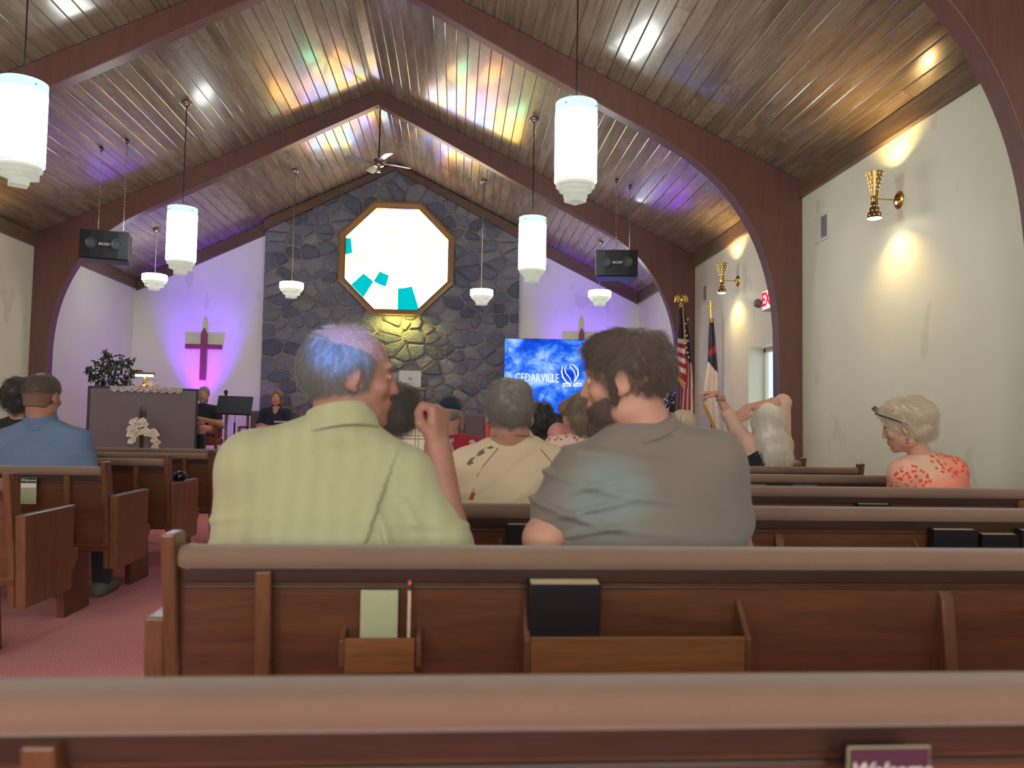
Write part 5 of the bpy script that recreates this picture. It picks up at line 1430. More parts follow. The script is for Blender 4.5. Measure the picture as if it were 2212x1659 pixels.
    if np.max(sleeve_t)>1: fh2[2]=max(fh2[2],max(V3(a[1])[2] for a in arms)+.06)
    lo2,hi2=lo,hi; lo=np.maximum(lo2,fl2-.02); hi=np.minimum(hi2,fh2)
    g=grid(fl2,fh2,res)
    torso(g,shirt_t)
    for i,a in enumerate(arms): arm(g,i,a,shirt_t,sleeve_t if not isinstance(sleeve_t,(tuple,list)) else sleeve_t[i])
    if hem is not None or True: g.plane((0,0,-1),(0,0,zl),.006)
    if shirt_extra: shirt_extra(g)
    if fold: g.disp(fold)
    nd=(C+(-.022*Mh[1]-.06*Mh[2])*hs)-Nk; nd/=np.linalg.norm(nd)
    if neckline is None:
        a_=Nk+nd*(.012+neck_cut+neck_r*.85); g.cone(a_,a_+nd*.25,neck_r+.010,neck_r+.05,.006,'s')
    else: neckline(g)
    v,Q=g.mesh(); sh=np_mesh(sleeve,v,Q,shirt,root)
    if collar:
        g=Grid(*[axis((q-.11,q+.11,.0035)) for q in Nk]); g.frame()
        g.cone(Nk-nd*.03,Nk+nd*collar,neck_r+.028,neck_r+.016,.004); 
        g.cone(Nk-nd*.05,Nk+nd*(collar+.1),neck_r+.004,neck_r+.009,.004,'s'); g.plane(nd,Nk+nd*collar,.003); g.plane(-nd,Nk-nd*.022,.003)
        v,Q=g.mesh(); np_mesh('collar',v,Q,shirt,root)
    lo,hi=lo2,hi2
    if legs:
        tm=trouser or M['trous']
        g=Grid(*[axis((a,b,.018)) for a,b in zip([hip[0]-.34,min(hip[1]-.24,ft[0][1]-.14),base[2]-.0],[hip[0]+.34,max(hip[1]+.24,ft[0][1]+.14),hip[2]+.16])]); g.frame()
        g.ell(hip,(bel[0]*.95+.018,.15,.12),.04)
        for k_,f_ in zip(ks,ft): g.cone([k_[0],hip[1]+.02,hip[2]-.02],k_,.092,.070,.03); g.cone(k_,f_+np.array([0,0,.03]),.068,.06,.02)
        g.plane((0,0,1),(0,0,zl+.03),.006)
        v,Q=g.mesh(); np_mesh('trousers',v,Q,tm,root)
        for f_ in ft:
            g=Grid(*[axis((a,b,.009)) for a,b in zip(f_-np.array([.07,.09 if sgk>0 else .22,.085]),f_+np.array([.07,.22 if sgk>0 else .09,.06]))]); g.frame()
            g.cone(f_-np.array([0,.03*sgk,.03]),f_+np.array([0,.17*sgk,-.04]),.050,.042,.02); g.plane((0,0,-1),(0,0,base[2]+.004),.004)
            v,Q=g.mesh(); np_mesh('shoe',v,Q,M['shoe'],root)
    return dict(root=root,C=C,M=Mh,s=hs,N=Nk,nd=nd)
M['trous']=fabric('dark_trousers',srgb(52,54,66),srgb(40,42,52)); M['shoe']=plain('grey_shoe',srgb(112,112,104),.7)

def hair(p,mat,ops,h=.0035,ext=.05,low=.0,disp=None,name='hair',smat=None,n=0,L=.03,comb=None,seed=1,mask=None,**kw):
    C,Mh,s=p['C'],p['M'],p['s']
    lo=C-(.14+ext)*s; hi=C+(.14+ext)*s; lo[2]-=low
    g=Grid(*[axis((a,b,h)) for a,b in zip(lo,hi)]); g.frame(Mh,C)
    e=lambda c,r,k=.01,mode='u',R=None: g.ell([q*s for q in c],[q*s for q in r],k*s,mode,R)
    c_=lambda a,b,ra,rb,k=.01,mode='u': g.cone([q*s for q in a],[q*s for q in b],ra*s,rb*s,k*s,mode)
    pl=lambda n_,q: g.plane(n_,[t*s for t in q],.006)
    ops(g,e,c_,pl)
    if disp: g.disp(disp)
    v,Q=g.mesh(); o=np_mesh(name,v,Q,mat,p['root'])
    if n:
        def cf(P):
            Lp=(P-C)@Mh.T/s; d=comb(Lp); return d@Mh
        mk=None
        if mask: mk=lambda P: mask((P-C)@Mh.T/s)
        strands('hair_strands',v,Q,smat or mat,p['root'],cf,n,L*s,seed,mask=mk,**kw)
    return o
def down(Lp):   # comb from the crown outward and down
    d=Lp-np.array([0,-.03,.09]); d[:,2]-=.06; return d/np.linalg.norm(d,axis=1)[:,None]
def wrinkle(amp,fr,seed,dirv=(1,1,1)):
    def f(Q,P):
        w=vn(P,np.array(fr),seed); w2=vn(P,np.array(fr)*2.1,seed+3)
        r=1-np.abs(w)*2; return -amp*(.6*r*np.abs(r)+.4*w2)
    return f
def folds(*fs):
    return lambda Q,P: sum(f(Q,P) for f in fs)

G_=M
# ---------------------------------------------------------------- man in the green polo shirt
Yg=1.96
def polo_mat():
    n=N('green_polo'); o=n.obj(); w=n.n('ShaderNodeTexWave'); n.set(w,'Vector',n.map(o,(.15,.15,1))); n.set(w,'Scale',42); n.set(w,'Distortion',2.2); n.set(w,'Detail',2)
    a=n.noise(n.map(o,(1,1,6)),90,2); l=n.noise(o,4,2)
    col=n.mix(n.math('MULTIPLY',a,.5),srgb(172,176,140),srgb(154,158,118)); col=n.mix(n.math('MULTIPLY',w.outputs[1],.22),col,srgb(142,144,98)); col=n.mix(n.math('MULTIPLY',l,.3),col,srgb(190,188,150))
    return n.bsdf(col,.85,0,n.bump(n.noise(o,700,1),.25,.001),Sheen_Weight=.2)
EL=at(972,1222,1.93); WR=at(945,965,2.0)
SRg=at(868,1032,1.97)
pA,pB=at(862,945,1.8),at(792,1168,1.8)
def polo_folds(Q,P):
    x,z=P[:,0],P[:,2]
    t=np.clip((pA.z-z)/(pA.z-pB.z),-.1,1.3); xl=pA.x+(pB.x-pA.x)*t; e=x-xl
    # the loose back panel ends in an edge that runs from the shoulder blade to the waist
    d=np.where(e<0,-.010*np.exp(-(e/.05)**2),.006*np.exp(-(e/.05)**2))*np.clip(t*1.6,0,1)
    a=e*.82+(z-SRg.z)*.57
    env=np.exp(-((e-.055)/.06)**2)*np.clip((SRg.z-.03-z)/.08,0,1)
    d+=-.016*env*np.maximum(0,np.sin(a*110+1.5*vn(P,9,1)))**2
    low=np.clip((at(700,1105,1.8).z-z)/.05,0,1)
    d+=-.007*low*np.maximum(0,np.sin((z+.18*(x-pB.x)**2)*95+2.5*vn(P,(3,3,3),4)))**2
    return d-.004*vn(P,(11,11,8),2)
g1=person('balding man in a pale green polo shirt, profile to the right, fist raised',(at(720,1200,2.0).x,1.97,0),
    at(757,814,1.97),72,-2,3,1.07,at(738,920,1.95),at(548,1000,1.95),SRg,at(735,1230,2.0),
    ((at(520,1230,1.98),at(600,1330,2.32),(.8,.5,0),(0,0,1),1),(EL,WR,(.02,.12,1),(.85,-.5,.1),-1)),SKT,polo_mat(),'polo_shirt',
    wide=(.225,.135),bel=(.258,.165),fold=polo_folds,hand_kw=({},dict(curl=.86,thumb=.75,size=1.08)),collar=.040,neck_cut=.02,sleeve_t=.80,neck_r=.066,arm_r=(.058,.050,.034),sl_over=1.38,res=.006,hres=.0042,shirt_t=.012)
GH=hair_mat('grey_hair',srgb(150,148,144),srgb(98,100,104)); WH=hair_mat('white_fuzz',srgb(226,224,218),srgb(190,188,180))
def ops(g,e,c,pl):
    e((0,-.016,.022),(.083,.104,.092)); pl((0,.42,1),(0,0,.062))
    e((0,.10,.10),(.10,.105,.075),.012,'s')
    e((0,.11,-.04),(.2,.084,.14),.012,'s'); pl((0,.35,-1),(0,-.02,-.058))
    for q in(-1,1): e((q*.088,.004,-.006),(.028,.022,.030),.008,'s')
hair(g1,GH,ops,disp=lambda Q,P: .0016*vn(Q,(160,160,60),3)+.003*vn(Q,(40,40,30),6)*np.clip((Q[:,2]-.02)/.05,0,1),smat=GH,n=6500,L=.028,comb=lambda q:down(q)+np.array([0,-.35,0]),rad=.00042,lift=.002)
def ops(g,e,c,pl):
    e((0,-.014,.032),(.0785,.1005,.0875)); pl((0,-.25,-1),(0,0,.060)); pl((0,1,.4),(0,.045,.07))
hair(g1,SKT,ops,name='scalp_fuzz',smat=WH,n=900,L=.020,comb=lambda q:down(q)*np.array([1,1,.2]),rad=.00028,lift=.008,wav=.010,seed=9)
# ---------------------------------------------------------------- bearded man in the grey T-shirt
GT=fabric('heather_grey_tee',srgb(128,118,110),srgb(112,106,100),600,.9,.3,3)
def tee_folds(Q,P):
    x,z=P[:,0],P[:,2]; u=(x-at(1400,1000,1.85).x)
    d=-.013*np.maximum(0,np.sin(z*82-u*u*34+u*6+2.2*vn(P,(3.5,3.5,5),2)))**3*np.clip(.45+1.1*vn(P,(4,4,7),7),0,1)
    # pull lines from the left armpit
    ax,az=at(1240,1120,1.85).x,at(1240,1120,1.85).z
    d+=-.014*np.exp(-((x-ax-.05)/.09)**2-((z-az)/.10)**2)*np.maximum(0,np.sin((z-az)*120+(x-ax)*-30))**2
    return d-.004*vn(P,(6,9,18),5)
b1=person('bearded man in a grey T-shirt, dark short hair, profile to the left',(at(1400,1200,2.0).x,1.97,0),
    at(1352,824,1.97),-65,-3,-4,1.05,at(1390,922,1.97),at(1265,1030,1.95),at(1533,998,1.95),at(1410,1235,1.99),
    ((at(1178,1165,1.90),at(1262,1290,2.25),(.6,.8,-.1),(0,0,1),1),(at(1585,1210,1.98),at(1480,1330,2.3),(-.7,.6,0),(0,0,1),-1)),SK,GT,'t_shirt',
    wide=(.225,.135),bel=(.235,.165),fold=tee_folds,collar=.008,neck_cut=.004,sleeve_t=.60,neck_r=.068,arm_r=(.064,.052,.032),sl_over=1.30,res=.006,hres=.0042,shirt_t=.010)
DH=hair_mat('dark_brown_hair',srgb(112,94,82),srgb(62,52,48)); BD=hair_mat('brown_beard',srgb(112,86,70),srgb(62,48,42))
def ops(g,e,c,pl):
    e((0,-.016,.038),(.080,.103,.091)); e((0,.038,.086),(.054,.050,.028),.03); e((0,-.078,.092),(.03,.020,.020),.02)
    e((0,.162,-.015),(.2,.090,.100),.010,'s'); pl((0,.22,-1),(0,-.03,-.062))
    e((0,.105,-.05),(.2,.075,.095),.010,'s')
    for q in(-1,1): e((q*.092,.004,-.014),(.030,.022,.030),.006,'s'); e((q*.10,-.02,-.03),(.028,.06,.055),.02,'s'); e((q*.071,.012,.004),(.008,.010,.030),.008)
hair(b1,DH,ops,disp=lambda Q,P: .0035*vn(Q,(60,60,45),3)+.0015*vn(Q,(190,190,70),4),smat=DH,n=9000,L=.036,comb=lambda q: down(q)+np.array([0,.5,0])*(q[:,2:3]>.06),rad=.00045,lift=.006,wav=.007)
def ops(g,e,c,pl):
    e((0,.028,-.062),(.0665,.066,.058)); e((0,.064,-.112),(.038,.034,.034),.02); e((0,.084,-.050),(.030,.014,.010),.01)
    e((0,.115,-.020),(.055,.072,.030),.012,'s'); pl((0,-1,.30),(0,-.006,-.02)); e((0,.098,-.061),(.019,.014,.006),.004,'s'); pl((0,.55,1),(0,.02,-.022))
    for q in(-1,1): e((q*.068,.012,-.026),(.008,.011,.034),.010)
hair(b1,BD,ops,name='beard',disp=lambda Q,P: .002*vn(Q,(110,110,70),3),smat=BD,n=7000,L=.019,comb=lambda q:np.tile(np.array([0,.25,-1.]),(len(q),1)),rad=.0004,lift=.004,wav=.008,seed=4)
# ---------------------------------------------------------------- man in the beige raglan sweatshirt
BG=fabric('beige_sweatshirt',srgb(232,214,182),srgb(216,196,160),500,.9,.3,4)
c1=person('man in a beige raglan sweatshirt seen from behind between the two front men',(at(1108,1100,2.85).x,2.86,0),
    at(1101,898,2.86),4,0,0,1.03,at(1106,954,2.86),at(1012,1012,2.86),at(1212,1012,2.86),at(1110,1140,2.88),
    ((at(985,1130,2.88),at(1030,1180,3.2),(.6,.6,0),(0,0,1),1),(at(1240,1130,2.88),at(1190,1180,3.2),(-.6,.6,0),(0,0,1),-1)),SK,BG,'sweatshirt',
    wide=(.205,.125),bel=(.215,.15),fold=folds(wrinkle(.005,(5,5,9),3),lambda Q,P:-.006*np.maximum(0,np.sin((P[:,2]*.9-P[:,0]*.55)*60+2*vn(P,5,2)))**3),
    sleeve_t=1.7,neck_r=.062,res=.009,hres=.006,neck_cut=.006,collar=.012)
SP=hair_mat('salt_pepper_hair',srgb(164,158,152),srgb(88,84,84))
def ops(g,e,c,pl):
    e((0,-.016,.036),(.080,.103,.092)); e((0,-.03,.095),(.055,.05,.028),.03); e((0,.13,-.03),(.2,.10,.13),.010,'s'); pl((0,.1,-1),(0,-.03,-.070))
    for q in(-1,1): e((q*.094,.0,-.012),(.030,.03,.036),.006,'s'); e((q*.10,-.03,-.05),(.028,.07,.06),.02,'s')
hair(c1,SP,ops,h=.0045,disp=lambda Q,P:.004*vn(Q,(60,60,50),3),n=3500,L=.034,comb=down,rad=.0006,lift=.006)
# thin chain and printed leaves on the sweatshirt
nk=c1['N']
ch=MB().tube([(nk[0]+.081*math.cos(a),nk[1]+.078*math.sin(a),nk[2]+.012-.012*math.sin(a)) for a in [2*PI*k/36 for k in range(36)]],.0013,5,closed=True)
ch.build('necklace',M['brass'],c1['root'],world=True)
def patch(p,shp,mat,nm,parent):
    MB().prism(shp,'y',-.004,.004).build(nm,mat,parent).location=Vector(p)-rootloc(parent)
lf1=plain('leaf_print_grey',srgb(116,104,92),.9); lf2=plain('leaf_print_rust',srgb(178,92,52),.9)

# ---------------------------------------------------------------- woman in the coral blouse
def coral_mat():
    n=N('coral_print'); o=n.obj(); big=n.voro(o,6.2); pet=n.voro(n.map(o,(1,1,1)),46); 
    ring=n.math('MULTIPLY',n.math('LESS_THAN',n.math('ABSOLUTE',n.math('SUBTRACT',big,.36)),.22),n.math('LESS_THAN',pet,.42))
    l=n.noise(o,5,2); base=n.mix(n.ramp(l,[(.42,(0,0,0,1)),(.6,(1,1,1,1))]),srgb(238,140,118),srgb(226,186,164))
    col=n.mix(ring,base,srgb(226,84,66)); return n.bsdf(col,.8,0,n.bump(n.noise(o,300,1),.2,.001))
d1=person('older woman in a coral flower-print blouse, glasses pushed up in short blond-grey hair',(at(2000,1060,3.72).x,3.75,0),
    at(1955,922,3.75),-52,-14,-8,1.0,at(1990,985,3.75),at(1957,1022,3.72),at(2050,1018,3.76),at(2002,1085,3.78),
    ((at(1945,1080,3.8),at(1960,1130,4.0),(.5,.7,0),(0,0,1),1),(at(2078,1090,3.8),at(2030,1130,4.0),(-.5,.7,0),(0,0,1),-1)),SKP,coral_mat(),'blouse',
    wide=(.165,.12),bel=(.165,.14),fold=wrinkle(.005,(7,7,10),5),sleeve_t=.9,neck_r=.050,res=.008,hres=.0055,arm_r=(.05,.042,.026),sl_over=1.4)
BH=hair_mat('blond_grey_hair',srgb(240,226,200),srgb(196,178,150))
def ops(g,e,c,pl):
    e((0,-.026,.044),(.092,.116,.102)); e((0,.03,.098),(.06,.06,.035),.03); e((0,-.07,-.035),(.072,.055,.05),.03)
    e((0,.148,-.03),(.2,.09,.115),.010,'s')
    for q in(-1,1): e((q*.092,.01,-.020),(.030,.03,.032),.008,'s')
hair(d1,BH,ops,h=.0045,disp=lambda Q,P:.007*vn(Q,(30,24,26),3)+.003*vn(Q,(90,60,60),5),n=4500,L=.045,comb=lambda q: down(q)+np.array([0,-.9,.1]),rad=.0009,lift=.005,wav=.006)
gl=MB(); Mh,C,s_=d1['M'],d1['C'],d1['s']
def HL(x,y,z): return C+(x*Mh[0]+y*Mh[1]+z*Mh[2])*s_
for q in (-1,1):
    gl.tube([HL(q*.088,-.03,.012),HL(q*.096,.02,.05),HL(q*.084,.075,.085),HL(q*.062,.105,.098)],.0032,6)
    gl.tube([HL(q*.034+.029*math.cos(a),.103+.012*math.sin(a),.108+.021*math.sin(a)) for a in [2*PI*k/16 for k in range(16)]],.0028,6,closed=True)
gl.tube([HL(-.008,.104,.108),HL(.008,.104,.108)],.0028,6)
gl.build('eyeglasses',M['black'],d1['root'],world=True,smooth=True)
for q in (-1,1): MB().ball(HL(q*.088,-.004,-.052),.0065,10,8).ball(HL(q*.089,-.004,-.066),(.0075,.0075,.008),10,8).build('earring',M['chrome'],d1['root'],world=True,smooth=True)
# ---------------------------------------------------------------- white-haired woman stretching her arms
PK=fabric('pink_knit',srgb(226,186,168),srgb(206,160,144),300,.9,.6,6)
Yw=5.42
SLw,SRw=at(1622,958,Yw),at(1690,955,Yw)
e1=person('white-haired woman pointing left with one arm and folding the other over her head',(at(1650,1000,Yw).x,Yw,0),
    at(1650,912,Yw),-22,2,4,1.0,at(1655,948,Yw),at(1620,962,Yw),at(1688,962,Yw),at(1655,1020,Yw),
    ((at(1589,925,Yw-.02),at(1551,851,Yw-.04),(-1,.1,.05),(-.1,0,1),-1),(at(1692,868,Yw+.03),at(1616,880,Yw-.03),(-.75,-.1,-.55),(-.3,-.5,.8),-1)),SKP,PK,'pink_sweater',
    wide=(.145,.115),bel=(.15,.13),fold=wrinkle(.004,(10,10,26),3),sleeve_t=(1.42,1.02),neck_r=.045,res=.009,hres=.0055,arm_r=(.044,.038,.025),hand_kw=(dict(curl=.55,point=True,thumb=.4),dict(curl=.25)),cuff_r=1.15,sl_over=1.2)
WHT=hair_mat('white_long_hair',srgb(255,250,238),srgb(232,222,204))
def ops(g,e,c,pl):
    e((0,-.022,.036),(.088,.110,.098)); e((0,-.065,-.06),(.090,.072,.11),.03); e((0,-.110,-.13),(.100,.068,.11),.03); e((0,-.150,-.205),(.102,.060,.085),.03)
    e((0,.140,-.03),(.2,.085,.125),.010,'s')
def wd(Q,P): return .006*vn(Q,(60,60,7),3)+.003*vn(Q,(150,150,12),5)
hair(e1,WHT,ops,h=.005,ext=.11,low=.16,disp=wd,n=6000,L=.10,comb=lambda q: np.array([0,-.25,-1.])+ (q-np.array([0,0,.05]))*np.array([1.5,.6,0]),rad=.0011,lift=.008,wav=.004,K=8)
# black vest over the sweater
def vest(p,mat,c,r,nm,cut=None):
    g=Grid(*[axis((a,b,.009)) for a,b in zip(np.array(c)-.3,np.array(c)+.3)]); g.frame()
    g.ell(c,r,.03); 
    if cut: cut(g)
    v,Q=g.mesh(); return np_mesh(nm,v,Q,mat,p['root'])
q=at(1652,1010,Yw)
vest(e1,fabric('black_vest_cloth',srgb(24,28,38),srgb(16,18,26)),V3(q)+np.array([0,0,.0]),(.178,.155,.19),'vest',lambda g:(g.plane((0,0,1),V3(at(1650,950,Yw)),.01)))
wr_=V3(at(1556,861,Yw-.04)); ws=MB().tube([wr_+np.array([.030*math.cos(a)*.9,.030*math.sin(a),.012*math.cos(a)]) for a in [2*PI*k/16 for k in range(16)]],.0065,6,closed=True)
ws.box(wr_[0]-.005,wr_[0]+.02,wr_[1]-.045,wr_[1]-.030,wr_[2]-.018,wr_[2]+.018)
ws.build('wristwatch',plain('watch_strap',srgb(150,146,120),.5),e1['root'],world=True,smooth=True)
# ---------------------------------------------------------------- man in the blue shirt and his dark-haired neighbour
Yb=4.56
def blue_mat():
    n=N('blue_chambray'); o=n.obj(); a=n.noise(o,60,3); b=n.noise(o,500,1)
    col=n.mix(a,srgb(98,116,148),srgb(76,94,128)); col=n.mix(n.math('MULTIPLY',b,.5),col,srgb(120,146,184)); return n.bsdf(col,.9,0,n.bump(b,.3,.001))
f1=person('man in a blue chambray shirt with shaved neck, seen from behind at the left',(at(95,1000,Yb).x,Yb,0),
    at(92,858,Yb),8,-2,2,1.06,at(88,912,Yb),at(20,955,Yb),at(165,955,Yb),at(95,1010,Yb),
    ((at(-5,1040,Yb),at(40,1060,Yb+.35),(.6,.6,0),(0,0,1),1),(at(190,1030,Yb),at(150,1060,Yb+.35),(-.6,.6,0),(0,0,1),-1)),SKT,blue_mat(),'blue_shirt',
    wide=(.21,.13),bel=(.24,.16),fold=folds(wrinkle(.005,(6,6,9),8),lambda Q,P:-.005*np.maximum(0,np.sin(P[:,2]*50+3*vn(P,4,2)))**3),sleeve_t=1.0,collar=.048,neck_r=.066,res=.009,hres=.006,sl_over=1.35)
def ops(g,e,c,pl):
    e((0,-.016,.036),(.0795,.102,.091)); pl((0,.15,-1),(0,0,.035)); e((0,.14,-.0),(.2,.10,.10),.010,'s')
hair(f1,hair_mat('short_brown_hair',srgb(104,86,70),srgb(58,46,40)),ops,h=.0045,disp=lambda Q,P:.002*vn(Q,(70,70,50),3),n=3500,L=.022,comb=down,rad=.0005,lift=.004)
def ops(g,e,c,pl):
    e((0,-.016,.024),(.0785,.100,.090)); e((0,-.05,-.05),(.056,.045,.04),.03); pl((0,-.1,-1),(0,0,-.062)); e((0,.14,-.02),(.2,.10,.12),.010,'s'); pl((0,.1,1),(0,0,.055))
    for q in(-1,1): e((q*.090,-.004,-.006),(.028,.026,.036),.006,'s')
hair(f1,plain('shaved_stubble',srgb(126,96,82),.8,0,.3,80,.3),ops,h=.0045,name='shaved_hair')
f2=person('person with dark tousled hair beyond the blue-shirted man, half hidden',(at(18,1000,5.35).x,5.36,0),
    at(50,862,5.36),12,0,0,1.0,at(40,905,5.36),at(-18,935,5.36),at(75,938,5.36),at(22,990,5.36),
    ((at(-35,1000,5.36),at(-10,1030,5.65),(.6,.6,0),(0,0,1),1),(at(88,1000,5.36),at(60,1030,5.65),(-.6,.6,0),(0,0,1),-1)),SK,fabric('black_shirt',srgb(34,34,40),srgb(24,24,30)),'dark_shirt',
    wide=(.16,.12),bel=(.17,.14),sleeve_t=.9,neck_r=.05,res=.012,hres=.009)
def ops(g,e,c,pl):
    e((0,-.02,.04),(.10,.118,.105)); e((0,-.06,-.03),(.075,.055,.06),.03); e((-.05,.02,.09),(.06,.05,.03),.03); e((0,.145,-.03),(.2,.085,.12),.01,'s')
hair(f2,hair_mat('black_brown_hair',srgb(52,44,40),srgb(22,20,22)),ops,h=.006,disp=lambda Q,P:.009*vn(Q,(30,30,24),3),n=2200,L=.045,comb=down,rad=.0009,lift=.012,wav=.012)
# ---------------------------------------------------------------- people in the middle pews
def simple(label,px,py,Y,shirt,nm,skin=SK,hs=1.0,hy=0,hp=0,shw=.19,dx=0,res=.012,hres=.008,bodyz=None,**kw):
    C=at(px,py,Y); sc=F_PX/Y
    nz=C.z-.165*hs; cx=C.x+dx
    return person(label,(cx,Y,0),C,hy,hp,0,hs,(cx,Y,nz),(cx-shw,Y,nz-.075),(cx+shw,Y,nz-.075),(cx,Y+.02,nz-.40),
      (((cx-shw-.07,Y,nz-.33),(cx-shw+.02,Y+.26,nz-.42),(.7,.5,0),(0,0,1),1),((cx+shw+.07,Y,nz-.33),(cx+shw-.02,Y+.26,nz-.42),(-.7,.5,0),(0,0,1),-1)),skin,shirt,nm,
      wide=(shw-.02,.115),bel=(shw-.02,.13),res=res,hres=hres,**kw)
def plaid():
    n=N('cream_windowpane_plaid'); o=n.obj(); s_=n.n('ShaderNodeSeparateXYZ'); n.set(s_,'i0',o)
    f=None
    for i in (0,2):
        m=n.math('LESS_THAN',n.math('FRACT',n.math('MULTIPLY',n.math('ADD',s_.outputs[i],3),9.5)),.06); m2=n.math('LESS_THAN',n.math('FRACT',n.math('ADD',n.math('MULTIPLY',n.math('ADD',s_.outputs[i],3),9.5),.82)),.05)
        t=n.math('MAXIMUM',m,m2); f=t if f is None else n.math('MAXIMUM',f,t)
    col=n.mix(n.math('MULTIPLY',f,.75),srgb(224,212,184),srgb(104,92,112)); return n.bsdf(col,.85)
h1=simple('person with chin-length brown hair in a cream windowpane shirt, beside the raised fist',868,878,4.62,plaid(),'plaid_shirt',hy=10,shw=.19,dx=.03,collar=.03,neck_r=.055,sleeve_t=.9,res=.010)
BRH=hair_mat('brown_hair',srgb(104,90,78),srgb(54,46,42))
def ops(g,e,c,pl):
    e((0,-.022,.040),(.092,.116,.102)); e((0,-.05,-.05),(.088,.075,.085),.03); e((0,.135,-.03),(.2,.085,.12),.01,'s')
hair(h1,BRH,ops,h=.005,ext=.03,low=.02,disp=lambda Q,P:.006*vn(Q,(50,50,9),3)+.002*vn(Q,(140,140,20),3),n=3500,L=.09,comb=lambda q:down(q)+np.array([0,0,-.9]),rad=.0009,lift=.006)
def hawaii():
    n=N('red_hawaiian_print'); o=n.obj(); v=n.voro(o,11); l=n.noise(o,22,2,.5,2.5)
    fl=n.math('MULTIPLY',n.math('LESS_THAN',v,.33),n.math('GREATER_THAN',n.math('FRACT',n.math('MULTIPLY',l,7)),.45))
    lf=n.math('MULTIPLY',n.math('LESS_THAN',v,.45),n.math('LESS_THAN',n.math('FRACT',n.math('MULTIPLY',l,5)),.3))
    col=n.mix(lf,srgb(172,32,52),srgb(60,74,116)); col=n.mix(fl,col,srgb(226,216,220)); return n.bsdf(col,.8)
h2=simple('man in a dark navy cap and a red Hawaiian shirt, behind the raised fist',972,893,5.5,hawaii(),'hawaiian_shirt',hy=14,shw=.225,collar=.028,neck_r=.058,sleeve_t=.7)
def ops(g,e,c,pl):
    e((0,-.014,.036),(.084,.106,.094)); pl((0,-.12,-1),(0,0,.018)); e((0,.14,.0),(.2,.05,.06),.01,'s')
NV=fabric('navy_cap_cloth',srgb(36,44,66),srgb(26,32,52))
hair(h2,NV,ops,h=.005,name='cap')
Mh,C,s_=h2['M'],h2['C'],h2['s']
vs=[];nn=12
for j in (0,1):
    for i in range(nn+1):
        a=PI*i/nn; rr=(.070,.078)
        vs.append(tuple(HLp) if False else tuple(C+((math.cos(a)*.072)*Mh[0]+(.075+math.sin(a)*(.0 if j==0 else .075))*Mh[1]+(.048-.010*j*math.sin(a))*Mh[2])*s_))
fs=[(i,i+1,nn+2+i,nn+1+i) for i in range(nn)]
br=MB().add(vs,fs).build('cap_brim',NV,h2['root'],world=True,smooth=True); so=br.modifiers.new('s','SOLIDIFY'); so.thickness=.005
def ops(g,e,c,pl):
    e((0,-.018,.02),(.081,.103,.092)); pl((0,0,1),(0,0,.02)); pl((0,.1,-1),(0,0,-.055)); e((0,.11,0),(.2,.10,.2),.01,'s')
hair(h2,GH,ops,h=.006)
# woman in the pink floral blouse with a baby
def floral():
    n=N('pink_floral_print'); o=n.obj(); v=n.voro(o,26); m=n.math('LESS_THAN',v,.30); l=n.noise(o,60,2)
    col=n.mix(n.math('MULTIPLY',m,n.ramp(l,[(.4,(.3,.3,.3,1)),(.5,(1,1,1,1))])),srgb(232,196,184),srgb(158,90,84)); return n.bsdf(col,.85)
h3=simple("woman with bobbed blond-brown hair in a pink floral blouse, beside the bearded man's face",1254,890,5.42,floral(),'floral_blouse',hy=-25,shw=.17,sleeve_t=.22,neck_r=.048)
def ops(g,e,c,pl):
    e((0,-.022,.040),(.092,.116,.102)); e((0,-.045,-.05),(.092,.085,.075),.03); e((0,.145,-.03),(.2,.085,.12),.01,'s')
hair(h3,hair_mat('dark_blond_hair',srgb(178,160,130),srgb(92,78,64)),ops,h=.005,ext=.03,low=.02,disp=lambda Q,P:.007*vn(Q,(55,55,8),3)+.002*vn(Q,(140,140,20),3),n=3000,L=.09,comb=lambda q:down(q)+np.array([0,0,-.9]),rad=.0010,lift=.008)
C=at(1229,889,5.66)
PKB=fabric('pink_baby_cloth',srgb(224,158,152),srgb(206,136,132))
kid=person('baby with fine short hair in pink, resting on the shoulder of the floral-bloused woman',(C.x,5.66,C.z-.5),C,60,0,0,.72,(C.x,5.66,C.z-.115),(C.x-.07,5.66,C.z-.155),(C.x+.07,5.66,C.z-.155),(C.x,5.67,C.z-.30),
   (((C.x-.10,5.66,C.z-.26),(C.x-.06,5.76,C.z-.30),(.5,.5,0),(0,0,1),1),((C.x+.10,5.66,C.z-.26),(C.x+.06,5.76,C.z-.30),(-.5,.5,0),(0,0,1),-1)),SKP,PKB,'romper',
   wide=(.075,.06),bel=(.075,.07),res=.009,hres=.007,legs=False,neck_r=.032,arm_r=(.028,.024,.018),hand_kw=(dict(size=.5),dict(size=.5)),lapz=C.z-.38,sleeve_t=.9,hem=C.z-.45)
def ops(g,e,c,pl):
    e((0,-.016,.034),(.079,.101,.089)); e((0,.14,-.02),(.2,.10,.12),.010,'s'); pl((0,0,-1),(0,0,-.045))
hair(kid,hair_mat('baby_hair',srgb(150,124,104),srgb(120,96,80)),ops,h=.005,n=500,L=.02,comb=down,rad=.0006)
h4=simple('person with dark curly hair in a black top, seen beyond the beige man',1166,908,6.36,fabric('black_top',srgb(30,32,40),srgb(20,22,28)),'black_top',hy=-20,shw=.175,dx=.10,sleeve_t=.8,neck_r=.05)
def ops(g,e,c,pl):
    e((0,-.02,.04),(.102,.120,.108)); e((0,-.05,-.05),(.098,.085,.08),.03); e((0,.15,-.03),(.2,.085,.12),.01,'s')
hair(h4,bpy.data.materials['black_brown_hair'],ops,h=.006,ext=.03,disp=lambda Q,P:.010*vn(Q,(32,32,32),3),n=1500,L=.05,comb=down,rad=.001,lift=.012,wav=.02)
